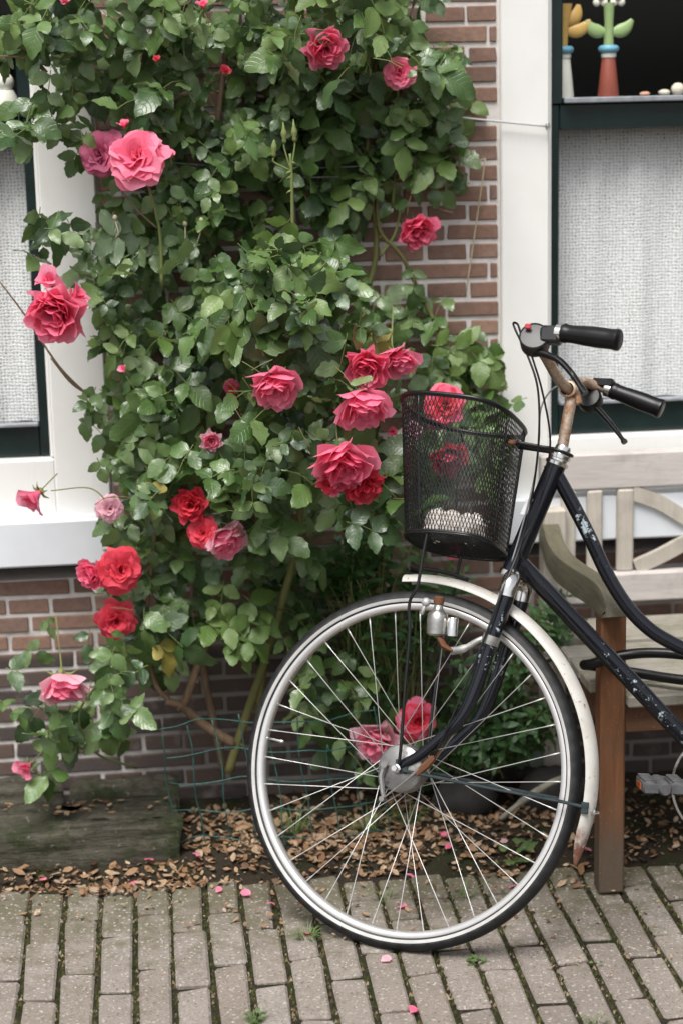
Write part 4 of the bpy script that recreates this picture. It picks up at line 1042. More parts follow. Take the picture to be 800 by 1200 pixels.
# crumpled paper in the basket
rp = random.Random(4)
for (r, n, h3, lab) in ((.015, .010, (.042, .032, .032), 'crumpled white paper lying in the wire basket'), (.074, .016, (.032, .030, .029), 'smaller crumpled paper with brown stain in the wire basket')):
    m_ = MB(); vs0 = len(m_.v); m_.sphere((0, 0, 0), h3, 16, 10, noise=.20, rnd=rp)
    m_.v = [tuple(S(r+v[0], bk0+.003+.13*n+h3[2]+v[2], n+v[1])) for v in m_.v]
    tag(obj('crumpled_paper', m_, MT['paper_white'], None, 'auto'), lab, 'paper')
# lock cable round the bench leg and the seat tube
SQ = F(.085, .23)
lk = crom([Vector((1.34, -.75, .505)), Vector((1.22, -.80, .520)), Vector((1.10, -.735, .522)), Vector((1.0, -.690, .525)), Vector((.93, -.674, .520)), Vector((.872, -.655, .500)), Vector((.862, -.615, .485)), Vector((.895, -.575, .468)), Vector((.97, -.590, .455)), Vector((1.08, -.660, .453)), Vector((1.22, -.70, .462)), Vector((1.32, -.72, .480)), Vector((1.34, -.75, .505))], 8)
t = thing('cable_lock', (1.1, -.69, .45), 'thick black sleeved lock looped round the bench leg behind the down tube', 'bicycle lock')
m_ = MB(); m_.tube(lk[:-1], .0105, 10, closed=True); obj('sleeve', m_, MT['black_rubber'], t, True)
m_ = MB(); m_.cbox((1.345, -.745, .505), (.022, .016, .03), .006); obj('lock_body', m_, MT['black_plastic'], t)

# ================================================================== plants
def leaf_mesh(seed, L=1.0, wd=.36, fold=.16, curl=.22, wave=.03, serr=.05, rows=8, tip=1.0):
    rr = random.Random(seed); vs = []; fs = []; uv = []
    for i in range(rows+1):
        t = i/rows; w_ = wd*(math.sin(math.pi*min(1, t**.82))**.75 if 0 < t < 1 else 0)*(1-.12*t)
        zc = -curl*t*t+.05*t
        tw = .06*math.sin(seed+t*3)
        for s_ in (-1, -.52, 0, .52, 1):
            e = 1+(serr*(1 if i % 2 else -1) if abs(s_) == 1 else 0)
            x = s_*w_*e+.03*math.sin(t*4+seed)*tip; y = t*L+(.03*abs(s_)*(1 if abs(s_) == 1 and i % 2 else 0))-.05*abs(s_)*(t)
            z = zc+fold*abs(s_)*w_*1.5-.10*w_*s_*s_*2*rr.uniform(.2, 1.6)+wave*math.sin(t*9+s_*2+seed)*abs(s_)+tw*s_*w_
            vs.append((x, y, z)); uv.append((.5+s_*.5, t))
    for i in range(rows):
        for k in range(4): fs.append((i*5+k, i*5+k+1, (i+1)*5+k+1, (i+1)*5+k))
    return np.array(vs), fs, uv
def me_uv(name, vs, fs, uv, mat):
    me = mesh(name, vs, fs, MT[mat] if isinstance(mat, str) else mat, True); ul = me.uv_layers.new(name='uv')
    idx = np.empty(len(me.loops), dtype=np.int32); me.loops.foreach_get('vertex_index', idx); ul.data.foreach_set('uv', np.array(uv)[idx].astype(np.float32).ravel()); return me
LEAFV = [leaf_mesh(k, 1, [.33, .36, .30, .37, .33, .31][k], [.14, .22, .05, .18, .28, .10][k], [.15, .3, .05, .42, .22, -.08][k]) for k in range(6)]
NARV = [leaf_mesh(20+k, 1, .19, .2, [.2, .35, .05][k], .02, .01) for k in range(3)]
def leafM(P, D, N, size):
    D = Vector(D).normalized(); N = Vector(N); N = (N-D*N.dot(D)).normalized(); X = D.cross(N)
    return Matrix(((X.x*size, D.x*size, N.x*size, P.x), (X.y*size, D.y*size, N.y*size, P.y), (X.z*size, D.z*size, N.z*size, P.z), (0, 0, 0, 1)))
rg = random.Random(99)
def rv(s=1): return Vector((rg.gauss(0, s), rg.gauss(0, s), rg.gauss(0, s)))
class Foliage:
    def __init__(s): s.L = []; s.st = MB()
    def leaf(s, P, D, N, size, var, mat): s.L.append((leafM(P, D, N, size), var, mat, P))
    def compound(s, P, D, N, L, mat='rose_leaf', nl=5):
        D = Vector(D).normalized(); N = Vector(N); N = (N-D*N.dot(D)).normalized(); X = D.cross(N)
        rl_ = L*(1.5 if nl == 5 else .9); pts = [P+D*(rl_*q)-N*(.25*rl_*q*q)-Vector((0, 0, .12*rl_*q*q)) for q in (0, .35, .7, 1)]
        s.st.tube([P.lerp(pts[3], .33)]+pts[2:], [.0010, .0009, .0007], 4, caps=False)
        def lf(p, d, sz): s.leaf(p, d+rv(.12), N+rv(.20), sz, rg.randrange(6), mat)
        Dd = (pts[3]-pts[2]).normalized()
        lf(pts[3], Dd, L*rg.uniform(.95, 1.15))
        for q in ([.45, .9] if nl == 5 else [.6]):
            p = P.lerp(pts[3], q)
            for sg in (-1, 1): lf(p, X*sg*.9+D*.45, L*rg.uniform(.72, .95))
    def build(s, parent, nobj, leafname, defs, stem_mat, grid=17):
        # the leaves that show largest: front most per screen cell
        cell = {}
        for i, (M_, var, mat, P) in enumerate(s.L):
            c = M_ @ Vector((0, .5, 0)); q = proj(c)
            if -10 < q[0] < 810 and -10 < q[1] < 1210:
                k = (int(q[0]//grid), int(q[1]//grid))
                if k not in cell or q[2] < cell[k][0]: cell[k] = (q[2], i)
        pick = sorted(cell.values())
        pick = set(i for _, i in pick[:nobj]); cache = {}; joined = {}
        for i, (M_, var, mat, P) in enumerate(s.L):
            vs, fs, uv = defs[var]
            if i in pick:
                if (var, mat) not in cache: cache[(var, mat)] = me_uv(leafname, vs, fs, uv, mat)
                inst(leafname, cache[(var, mat)], parent, M_)
            else:
                j = joined.setdefault(mat, [[], [], [], 0]); A = np.array(M_)
                j[0].append(vs @ A[:3, :3].T+A[:3, 3]); j[1] += [tuple(x+j[3] for x in f) for f in fs]; j[2] += uv; j[3] += len(vs)
        for mat, (v, f, u, n) in joined.items():
            v = np.concatenate(v); c = (v.min(0)+v.max(0))/2
            o = put(bpy.data.objects.new('foliage', me_uv('foliage', v-c, f, u, mat)), parent, c); o['kind'] = 'stuff'
        if s.st.v: obj('leaf_stalks', s.st, MT[stem_mat], parent, True, kind='stuff')

rose = thing('climbing_rose', (.22, -.12, 0), 'large climbing rose bush covered in pink and red roses against the brick wall', 'rose bush')
fo = Foliage(); DENS = 1.75
def ndir(): return Vector((rg.gauss(-.05, .5), -.66+rg.gauss(0, .25), .66+rg.gauss(0, .42)))
def ddir(down=.55):
    a = rg.uniform(0, 2*math.pi); return Vector((math.cos(a)*.8, -.35+rg.gauss(0, .25), math.sin(a)*.7-down))
def cluster(px, py, rx, ry, Y, dY, n, mat='rose_leaf', L=.046, down=.55, nl=5, young=.12):
    L *= 1.2
    for _ in range(int(n*DENS+.5)):
        a = rg.uniform(0, 6.283); q = math.sqrt(rg.random()); P = PY(px+rx*q*math.cos(a), py+ry*q*math.sin(a), min(-.012, Y+rg.uniform(-dY, dY)))
        q_ = proj(P); nz_ = NZ.noise((q_[0]/52, q_[1]/52, 1.7))
        if nz_ < -.10 and Y < -.085 and rg.random() < .80: continue
        if Y < -.12: P = P+Vector((0, -.16*nz_, .03*nz_))
        d = ddir(down); mm = mat if rg.random() > young else 'rose_leaf_young'
        if mm == 'rose_leaf' and rg.random() < .22: mm = 'rose_leaf_old'
        elif rg.random() < .022: mm = 'rose_leaf_yellow'
        fo.compound(P-d.normalized()*L*1.2, d, ndir(), L*rg.choice((.6, .8, .9, 1.0, 1.1, 1.3))*rg.uniform(.9, 1.1), mm, nl if rg.random() < .7 else 3)
# back layers in the shade near the wall
cluster(250, 300, 150, 330, -.06, .045, 80); cluster(330, 160, 150, 130, -.05, .03, 26); cluster(400, 740, 80, 110, -.04, .03, 16); cluster(330, 700, 50, 60, -.09, .05, 10); cluster(560, 850, 80, 50, -.06, .04, 20); cluster(470, 860, 80, 50, -.06, .04, 16); cluster(420, 90, 90, 90, -.06, .04, 22); cluster(190, 560, 70, 90, -.06, .04, 14); cluster(380, 480, 90, 150, -.09, .06, 30)
# crown of the bush
cluster(60, 30, 55, 45, -.22, .08, 17); cluster(140, 60, 80, 70, -.20, .08, 28); cluster(250, 60, 90, 70, -.18, .08, 30); cluster(340, 40, 70, 50, -.18, .08, 17); cluster(440, 40, 85, 50, -.17, .07, 26); cluster(500, 95, 30, 65, -.12, .05, 9)
cluster(70, 130, 45, 32, -.24, .06, 9); cluster(140, 150, 60, 50, -.20, .08, 12); cluster(230, 150, 70, 60, -.16, .08, 19); cluster(300, 110, 40, 50, -.14, .06, 8); cluster(330, 190, 60, 60, -.10, .05, 7); cluster(440, 140, 60, 35, -.10, .05, 7)
cluster(390, 200, 50, 55, -.08, .05, 6); cluster(480, 215, 50, 40, -.08, .04, 7, nl=3); cluster(540, 150, 35, 18, -.06, .03, 3, L=.05, nl=3)
cluster(505, 40, 32, 50, -.16, .05, 13); cluster(490, 130, 30, 45, -.10, .04, 10); cluster(515, 200, 22, 30, -.05, .02, 4, nl=3); cluster(95, 75, 40, 40, -.20, .05, 8); cluster(25, 40, 25, 40, -.24, .04, 6); cluster(25, 140, 22, 18, -.25, .04, 3)
cluster(130, -60, 120, 60, -.20, .08, 26); cluster(330, -60, 130, 60, -.18, .08, 28); cluster(470, -50, 70, 50, -.15, .06, 12)      # the climber goes on above the picture
# left side
cluster(75, 290, 38, 28, -.24, .05, 5, nl=3); cluster(160, 270, 55, 60, -.20, .08, 15); cluster(230, 260, 70, 60, -.17, .08, 20); cluster(140, 370, 55, 60, -.22, .07, 18); cluster(210, 380, 70, 70, -.24, .08, 26); cluster(110, 340, 28, 40, -.22, .05, 6)
cluster(130, 480, 38, 45, -.24, .05, 9); cluster(200, 480, 70, 60, -.27, .08, 24); cluster(160, 560, 50, 50, -.26, .07, 12); cluster(250, 540, 70, 50, -.28, .08, 19); cluster(210, 600, 55, 50, -.28, .07, 12)
# centre, nearest
cluster(350, 310, 60, 38, -.42, .07, 16, L=.050); cluster(300, 360, 60, 60, -.36, .08, 22, L=.050); cluster(390, 360, 60, 55, -.40, .08, 23, L=.050); cluster(350, 430, 90, 50, -.40, .08, 27); cluster(290, 500, 70, 55, -.34, .08, 19); cluster(380, 520, 80, 50, -.38, .08, 20); cluster(440, 560, 45, 55, -.40, .06, 11, L=.05); cluster(340, 590, 75, 40, -.32, .07, 16); cluster(460, 480, 35, 50, -.36, .06, 8); cluster(300, 590, 40, 50, -.30, .06, 8)
# right, close to the wall and paler
cluster(500, 390, 55, 45, -.10, .05, 15, young=.35); cluster(550, 420, 40, 40, -.10, .04, 12, young=.4); cluster(570, 470, 30, 40, -.12, .05, 8, young=.3); cluster(460, 340, 35, 40, -.14, .05, 8); cluster(535, 520, 60, 50, -.14, .06, 14, young=.2)
# lower sprays
cluster(150, 640, 30, 30, -.27, .05, 7); cluster(175, 710, 34, 70, -.22, .06, 15); cluster(215, 740, 30, 40, -.18, .05, 5, nl=3); cluster(150, 690, 20, 40, -.26, .04, 5); cluster(130, 760, 30, 25, -.27, .04, 4, nl=3); cluster(230, 670, 45, 40, -.20, .06, 8); cluster(195, 770, 22, 50, -.18, .05, 5, nl=3)
cluster(275, 715, 45, 28, -.26, .04, 5, mat='rose_leaf_young'); cluster(330, 660, 50, 35, -.22, .06, 6); cluster(150, 775, 22, 25, -.20, .05, 2, nl=3)
cluster(90, 830, 70, 34, -.30, .05, 13); cluster(60, 770, 35, 22, -.28, .04, 3, nl=3); cluster(110, 865, 45, 25, -.30, .04, 6); cluster(65, 890, 26, 28, -.30, .03, 3, nl=3); cluster(60, 915, 10, 12, -.30, .02, 1, nl=3)
cluster(430, 840, 60, 50, -.24, .06, 8, mat='rose_leaf', young=.3); cluster(370, 800, 40, 70, -.20, .05, 7, young=.2); cluster(345, 735, 30, 30, -.24, .04, 3)

# canes
def cane(pts, r, mat='cane_green', thorns=0, nm='cane'):
    P = crom([PY(*p) for p in pts], 6); n = len(P); rr = [r[0]+(r[1]-r[0])*i/(n-1) for i in range(n)]
    m_ = MB(); m_.tube(P, rr, 8)
    for k in range(thorns):
        i = rg.randrange(2, n-2); d = (P[i+1]-P[i]).normalized(); a = Vector((rg.choice((-1, 1)), rg.uniform(-.8, .2), 0)); a = (a-d*a.dot(d)).normalized(); b = P[i]+a*rr[i]*.8
        m_.tube([b, b+a*.005-d*.001, b+a*.009-d*.004], [.0034, .0018, .0003], 5)
    obj(nm, m_, MT[mat], rose, True)
cane([(268, 905, -.16), (285, 850, -.17), (310, 775, -.19), (335, 690, -.21), (350, 630, -.24), (352, 560, -.28)], (.0105, .0075), 'cane_green', 12)
cane([(275, 872, -.165), (240, 850, -.17), (214, 828, -.18), (195, 822, -.18)], (.012, .0095), 'cane_brown', 2)
cane([(214, 832, -.178), (232, 780, -.185), (250, 733, -.19)], (.0095, .0085), 'cane_brown', 2)
cane([(200, 822, -.18), (182, 800, -.19), (172, 740, -.2), (178, 660, -.2), (190, 560, -.2)], (.006, .004), 'cane_brown', 4)
cane([(262, 900, -.12), (235, 760, -.08), (225, 620, -.06), (240, 420, -.05), (250, 200, -.05), (270, 20, -.06)], (.009, .006), 'cane_brown', 6)
cane([(300, 860, -.10), (330, 640, -.08), (400, 420, -.06), (440, 300, -.05), (430, 180, -.05), (445, 40, -.06)], (.008, .005), 'cane_green', 6)
cane([(350, 560, -.26), (300, 450, -.3), (320, 340, -.34), (343, 270, -.36)], (.006, .004), 'cane_green', 4)
cane([(520, 400, -.07), (490, 340, -.06), (470, 300, -.06), (445, 270, -.06), (440, 220, -.05)], (.005, .004), 'cane_green', 3)
cane([(445, 300, -.06), (462, 275, -.06), (470, 240, -.06)], (.0035, .0025), 'stalk')
cane([(460, 240, -.06), (463, 180, -.06), (466, 120, -.07)], (.003, .0025), 'stalk')
cane([(530, 250, -.06), (510, 240, -.06), (528, 215, -.06)], (.003, .002), 'cane_brown')
cane([(55, 85, -.24), (35, 62, -.25), (10, 45, -.26)], (.0035, .002), 'cane_brown'); cane([(52, 82, -.24), (25, 68, -.25), (0, 66, -.26)], (.003, .0018), 'cane_brown')
cane([(110, 470, -.2), (70, 430, -.23), (30, 370, -.25), (0, 330, -.26)], (.003, .0015), 'cane_brown'); cane([(112, 466, -.2), (85, 450, -.23), (60, 420, -.25)], (.0028, .0015), 'cane_brown')
cane([(190, 335, -.26), (187, 270, -.27), (175, 220, -.28)], (.004, .0025), 'stalk'); cane([(185, 268, -.27), (160, 245, -.28), (140, 220, -.28)], (.0022, .0015), 'cane_brown')
cane([(343, 278, -.42), (342, 215, -.43), (340, 180, -.43)], (.0035, .0026), 'stalk', 5)
cane([(128, 590, -.3), (105, 572, -.3), (60, 575, -.31)], (.0016, .0013), 'stalk'); cane([(160, 900, -.2), (110, 880, -.28), (95, 830, -.3), (150, 760, -.26)], (.003, .002), 'stalk')

# roses
def petal_geo(e0, e1, ln, hw, seed, notch=.06, roll=.10, wave=.05, r0=.06):
    NS, NT = 6, 6; vs = []; fs = []; uv = []; r, z = r0, 0.0; cl_ = [(r, z)]
    for i in range(40):
        t = (i+.5)/40; e = rad(e0+(e1-e0)*t**1.2); r += math.cos(e)*ln/40; z += math.sin(e)*ln/40; cl_.append((r, z))
    for i in range(NT+1):
        t = i/NT
        for k in range(NS+1):
            s_ = -1+2*k/NS; te = t*(1-notch*(1-abs(s_))*t-.16*s_*s_*t*t)
            j = te*40; j0 = int(min(39, j)); f = j-j0; r = cl_[j0][0]*(1-f)+cl_[j0+1][0]*f; z = cl_[j0][1]*(1-f)+cl_[j0+1][1]*f
            w_ = hw*(.30+.9*math.sin(min(1, t*.62+.08)*math.pi*.82)); ph = s_*w_/max(abs(r), .16); ph = max(-2.4, min(2.4, ph))
            rr = r+roll*s_*s_*t*t+wave*math.sin(seed+s_*3.4)*t*t; zz = z-.5*roll*s_*s_*t+wave*math.sin(seed*1.7+s_*4.1+t*2)*t*t
            vs.append((rr*math.cos(ph), rr*math.sin(ph), zz)); uv.append((.5+.5*s_, t))
    for i in range(NT):
        for k in range(NS): a = i*(NS+1)+k; fs.append((a, a+1, a+NS+2, a+NS+1))
    return np.array(vs), fs, uv
PET = {  # class: variants (e0, e1, length, half width)
 'A': [petal_geo(46, -58, 1.02, .46, k, roll=.20, wave=.10) for k in range(4)], 'A2': [petal_geo(12, 74, 1.22, .44, 5+k, roll=.22, wave=.11) for k in range(4)],
 'B': [petal_geo(60, -8, .92, .42, 10+k, roll=.16, wave=.09) for k in range(4)], 'B2': [petal_geo(34, 80, 1.22, .40, 14+k, roll=.18, wave=.10) for k in range(4)],
 'C': [petal_geo(76, 30, .80, .34, 20+k, roll=.12, wave=.08) for k in range(4)], 'C2': [petal_geo(55, 78, 1.2, .34, 24+k, roll=.14, wave=.09) for k in range(4)],
 'D': [petal_geo(88, 62, .70, .25, 30+k, roll=.06, wave=.05) for k in range(3)], 'D2': [petal_geo(72, 80, 1.1, .26, 34+k, roll=.10, wave=.08) for k in range(3)],
 'E': [petal_geo(96, 84, .60, .17, 40+k, roll=.0, wave=.03, r0=.03) for k in range(2)]}
pet_cache = {}
def frameM(P, axis, roll_, s):
    A = Vector(axis).normalized(); X = A.orthogonal().normalized(); X = Matrix.Rotation(roll_, 3, A) @ X; Y = A.cross(X)
    return Matrix(((X.x*s, Y.x*s, A.x*s, P.x), (X.y*s, Y.y*s, A.y*s, P.y), (X.z*s, Y.z*s, A.z*s, P.z), (0, 0, 0, 1)))
CAL, CALF = None, None
def flower(px, py, size, Y, colr, axis, kind='open', stemto=None, inner=None):
    C_ = PY(px, py, Y); d = (C_-CAM_POS).dot(FW); Rm = size/2*d/FPX
    A = Vector(axis).normalized(); base = C_-A*(Rm*{'open': .28, 'nod': .50, 'bud': .42}[kind]); ro = rg.uniform(0, 6.28); mo = 'petal_'+colr; mi_ = 'petal_'+(inner or colr)
    s = Rm*{'open': .98, 'nod': .95, 'bud': 1.35}[kind]
    layers = {'open': (('A', 6, 0), ('B', 5, .5)), 'nod': (('A2', 6, 0), ('B2', 5, .5)), 'bud': (('C', 3, 0),)}[kind]
    innerl = {'open': (('A', 4, .4), ('B', 5, .2), ('B', 4, .9), ('C', 6, .3), ('C', 5, .8), ('D', 5, .9), ('E', 3, .3)), 'nod': (('B2', 5, .2), ('C2', 6, .3), ('C2', 6, .8), ('D2', 6, .9), ('D2', 5, .2), ('E', 3, .3)), 'bud': (('D', 4, .6), ('E', 3, .3))}[kind]
    v, f, u, n = [], [], [], 0
    for cls, cnt, o_ in innerl:
        for k in range(cnt):
            a = ro+o_+2*math.pi*k/cnt+rg.uniform(-.3, .3); vs, fs, uv = PET[cls][rg.randrange(len(PET[cls]))]; q = s*rg.uniform(.80, 1.06)*(1.12 if kind == 'bud' else 1)
            M_ = np.array(frameM(base, A+rv(.10), a, q)); v.append(vs @ M_[:3, :3].T+M_[:3, 3]); f += [tuple(x+n for x in ff) for ff in fs]; u += uv; n += len(vs)
    v = np.concatenate(v); c = (v.min(0)+v.max(0))/2
    fl = put(bpy.data.objects.new('rose_flower', me_uv('rose_flower', v-c, f, u, mi_)), rose, c)
    for cls, cnt, o_ in layers:
        for k in range(cnt):
            var = rg.randrange(3); key = (cls, var, mo)
            if key not in pet_cache: pet_cache[key] = me_uv('petal', *PET[cls][var], mo)
            a = ro+o_+2*math.pi*k/cnt+rg.uniform(-.2, .2); inst('petal', pet_cache[key], fl, frameM(base, A+rv(.10), a, s*rg.uniform(.92, 1.08)*(1.2 if kind == 'bud' else 1)))
    # calyx and stalk
    m_ = MB(); m_.sphere(base-A*(.05*Rm), Rm*.16, 8, 6)
    X = A.orthogonal().normalized()
    for k in range(5):
        dd = Matrix.Rotation(2*math.pi*k/5+ro, 3, A) @ X; m_.tube([base+dd*(.08*Rm), base+dd*(.35*Rm)+A*.04*Rm, base+dd*(.60*Rm)-A*(.10*Rm)], [.08*Rm, .07*Rm, .01*Rm], 5, flat=.4)
    if kind == 'bud' and size < 50:
        m_.tube(crom([base-A*.1*Rm, base-A*(Rm*.7), base-A*(Rm*1.2)+Vector((.004, .01, .002))], 4), .0015, 6); obj('calyx', m_, MT['stalk'], fl, True); return
    e = base-A*(Rm*1.0)+Vector((0, .03, -.03)); e2 = base-A*(Rm*1.6)+Vector((rg.uniform(-.02, .02), .07, -.07 if A.z > -.2 else .02))
    m_.tube(crom([base-A*.1*Rm, e, e2], 5), .0019, 6); obj('calyx', m_, MT['stalk'], fl, True)
V_ = Vector
FL = [
 (382, 57, 54, -.24, 'light', (.1, -.75, -.2), 'nod', 'pink'), (468, 84, 42, -.20, 'light', (-.1, -.8, .25), 'open', 'pink'), (161, 184, 76, -.32, 'light', (-.25, -.85, .45), 'open', 'pink'), (118, 180, 60, -.26, 'magenta', (-.35, -.8, .1), 'open', 'magenta'),
 (490, 271, 48, -.12, 'pink', (.25, -.75, -.4), 'nod', 'pink'), (64, 368, 78, -.36, 'light', (-.25, -.8, -.25), 'nod', 'pink'), (60, 330, 40, -.33, 'light', (-.2, -.5, .5), 'bud', 'pink'), (88, 346, 40, -.34, 'light', (.5, -.6, .4), 'bud', 'pink'),
 (322, 454, 66, -.46, 'light', (0, -.6, -.55), 'nod', 'light'), (430, 433, 56, -.46, 'pink', (-.25, -.75, -.35), 'nod', 'pink'), (470, 423, 54, -.44, 'light', (.1, -.5, -.6), 'nod', 'light'), (425, 477, 72, -.50, 'light', (.05, -.55, -.65), 'nod', 'light'),
 (402, 545, 78, -.52, 'light', (0, -.6, -.5), 'nod', 'pink'), (426, 570, 48, -.50, 'red', (.2, -.7, -.4), 'nod', 'red'), (388, 566, 36, -.50, 'pink', (-.3, -.7, -.4), 'nod', 'red'), (41, 582, 46, -.31, 'light', (-.6, -.5, -.5), 'bud', 'pink'),
 (129, 596, 34, -.30, 'pale', (.1, -.8, .1), 'open', 'pale'), (223, 592, 44, -.33, 'red', (-.2, -.75, .1), 'nod', 'red'), (238, 624, 42, -.33, 'red', (-.1, -.8, .2), 'open', 'red'), (266, 634, 54, -.34, 'pale', (.3, -.6, -.5), 'nod', 'light'),
 (141, 668, 58, -.32, 'red', (.15, -.85, .15), 'open', 'red'), (106, 673, 40, -.31, 'pink', (-.5, -.65, -.1), 'nod', 'pink'), (136, 728, 52, -.29, 'red', (.05, -.8, -.1), 'open', 'red'), (74, 806, 66, -.34, 'pale', (.05, -.5, -.65), 'nod', 'light'), (32, 899, 32, -.32, 'light', (-.5, -.6, -.3), 'bud', 'light'),
 (521, 474, 54, -.30, 'pink', (0, -.7, .2), 'open', 'red'), (526, 538, 48, -.32, 'red', (0, -.7, -.4), 'nod', 'pink'), (483, 505, 26, -.30, 'pale', (0, -.8, .1), 'open', 'pale'), (512, 492, 28, -.28, 'pale', (.1, -.8, 0), 'open', 'light'), (441, 868, 58, -.28, 'pale', (-.3, -.6, -.2), 'nod', 'light'), (490, 845, 52, -.28, 'pink', (.2, -.8, .1), 'open', 'red'),
 (248, 517, 28, -.36, 'pale', (0, -.8, -.2), 'nod', 'light'), (272, 454, 20, -.30, 'magenta', (0, -.9, 0), 'open', 'red'), (145, 432, 15, -.34, 'light', (-.5, -.5, .3), 'bud', 'light'), (238, 7, 20, -.26, 'pink', (0, -.4, .8), 'bud', 'pink'), (184, 70, 13, -.28, 'red', (0, -.5, .7), 'bud', 'red'), (264, 84, 16, -.22, 'red', (0, -.6, .3), 'bud', 'red'), (145, 147, 18, -.30, 'pink', (-.2, -.3, .9), 'bud', 'light'), (201, 182, 15, -.30, 'light', (.1, -.3, .9), 'bud', 'light'), (77, 2, 18, -.26, 'light', (0, -.5, .5), 'bud', 'pink'), (532, 648, 20, -.30, 'pink', (0, -.8, 0), 'open', 'pink'), (556, 650, 14, -.3, 'light', (0, -.8, 0), 'bud', 'light'), (460, 506, 16, -.32, 'pink', (0, -.8, 0), 'bud', 'pink'),
]
for a in FL: flower(a[0], a[1], a[2], a[3], a[4], a[5], a[6], None, a[7])
# green buds
for (px, py, h_, Yb) in ((333, 152, .032, -.43), (345, 150, .034, -.43), (321, 168, .024, -.43)):
    B0 = PY(px, py+10, Yb); m_ = MB(); m_.lathe([(0, -.010), (.003, -.010), (.0048, -.005), (.0040, .000), (.0062, .006), (.0058, .012), (.003, .020), (.0006, h_), (0, h_)], B0, (rg.uniform(-.1, .1), 0, 1), (1, 0, 0), 10); m_.tube(crom([B0-Vector((0, 0, .009)), B0-Vector((0, 0, .02)), PY(341, 200, Yb)], 4), .0017, 6); obj('bud', m_, MT['stalk'], rose, True)
for (px, py, Yb) in ((217, 262, -.24), (236, 258, -.24), (135, 255, -.26)):
    B0 = PY(px, py, Yb); m_ = MB(); m_.sphere(B0, (.005, .005, .006), 8, 6); m_.tube([B0-Vector((0, 0, .005)), B0-Vector((rg.uniform(-.006, .006), 0, .03)), B0-Vector((rg.uniform(-.02, .02), -.0, .06))], .0014, 5); obj('seed_head', m_, MT['straw'], rose, True)
keepL = []
for it in fo.L:
    q = proj(it[0] @ Vector((0, .5, 0))); hide = False
    for a in FL:
        if abs(q[0]-a[0]) < a[2]*.5+9 and abs(q[1]-a[1]) < a[2]*.46+9 and (it[0] @ Vector((0, .5, 0))).y < a[3]+.05 and rg.random() < .95: hide = True; break
    if not hide: keepL.append(it)
fo.L = keepL
fo.build(rose, 285, 'leaf', LEAFV, 'stalk')

# shrub of narrow leaves under the bench and behind the wheel
def shrub(name, label, spots, base, seed, L, n_obj):
    global fo
    root = thing(name, base, label, 'shrub'); f2 = Foliage(); r_s = random.Random(seed)
    for (px, py, rx, ry, Y, dY, n) in spots:
        for _ in range(n):
            a = r_s.uniform(0, 6.28); q = math.sqrt(r_s.random()); tip = PY(px+rx*q*math.cos(a), py+ry*q*math.sin(a), min(-.02, Y+r_s.uniform(-dY, dY)))
            if tip.z < .02: continue
            b0 = Vector((base[0]+r_s.uniform(-.09, .09), base[1]+r_s.uniform(-.03, .03), max(0, tip.z*.25)))
            P = crom([b0, b0.lerp(tip, .5)+Vector((0, 0, .03)), tip], 4); f2.st.tube(P[2:], .0012, 4, caps=False)
            ax_ = (P[-1]-P[-3]).normalized()
            for k in range(9):
                p_k = tip-ax_*(.011*k); an = k*2.4+r_s.random(); o_ = Matrix.Rotation(an, 3, ax_) @ ax_.orthogonal().normalized()
                dr = o_*.9+ax_*(.55-.04*k)+Vector((0, -.15, -.1)); f2.leaf(p_k, dr, ax_*.8+Vector((0, -.5, .5))-o_*.2, L*r_s.uniform(.75, 1.15)*(.6 if k == 0 else 1), r_s.randrange(3), 'shrub_leaf')
    f2.build(root, n_obj, 'leaf', NARV, 'stalk', 12)
shrub('leafy_shrub', 'low bright green shrub with narrow leaves growing behind the spokes', [(590, 800, 60, 70, -.22, .07, 46), (560, 850, 50, 40, -.22, .06, 20), (660, 715, 25, 32, -.25, .05, 14), (640, 850, 30, 40, -.2, .05, 10)], (.72, -.16, .0), 8, .042, 140)
shrub('shade_shrub', 'dark green shrub in the shade beneath the bicycle basket', [(450, 640, 55, 45, -.13, .06, 34), (395, 690, 45, 50, -.10, .05, 20), (520, 690, 45, 40, -.12, .05, 18), (470, 760, 60, 60, -.14, .06, 18)], (.50, -.12, .0), 9, .044, 120)

# small plants on the ground
def tuft(px, py, n, h_, label, spread=.03):
    B0 = PZ(px, py, 0); m_ = MB(); r_t = random.Random(px)
    zb = bedz(B0.x, B0.y) if B0.y > -.465-.07*B0.x else -.010
    for _ in range(n):
        a = r_t.uniform(0, 6.28); l_ = h_*r_t.uniform(.5, 1.1); d = Vector((math.cos(a), math.sin(a)*.8, 0)); p0 = Vector((B0.x, B0.y, zb-.004))+d*r_t.uniform(0, spread*.3); wd = Vector((-d.y, d.x, 0))*r_t.uniform(.0008, .0018)
        p1 = p0+d*l_*.35+Vector((0, 0, l_*.6)); p2 = p0+d*l_*.9+Vector((0, 0, l_*r_t.uniform(.35, .9)))
        m_.add([p0-wd, p0+wd, p1+wd*.8, p1-wd*.8, p2], [(0, 1, 2, 3), (3, 2, 4)])
    tag(obj('grass_tuft', m_, MT['weed_leaf'], None, False), label, 'grass', 'grass tufts in the joints and the bed')
for (px, py, n, h_, lb) in ((360, 1100, 60, .05, 'splayed pale grass tuft in a paver joint in front of the tyre'), (430, 985, 60, .09, 'tall grass tuft in the leaf litter below the wheel hub'), (345, 985, 50, .09, 'grass tuft growing through the green wire fence behind the wheel'), (700, 1196, 30, .035, 'low grass patch in a joint in front of the bench leg'), (298, 1196, 40, .03, 'tiny grass tuft beside the small broad leaved sprout between pavers'), (545, 1050, 25, .05, 'thin grass tuft on mossy pavers behind the lower rim'), (480, 975, 40, .08, 'grass tuft in the litter beside the dark stones'), (450, 1055, 20, .05, 'sparse grass blades at the edge of the pavers inside the wheel')):
    tuft(px, py, n, h_, lb)
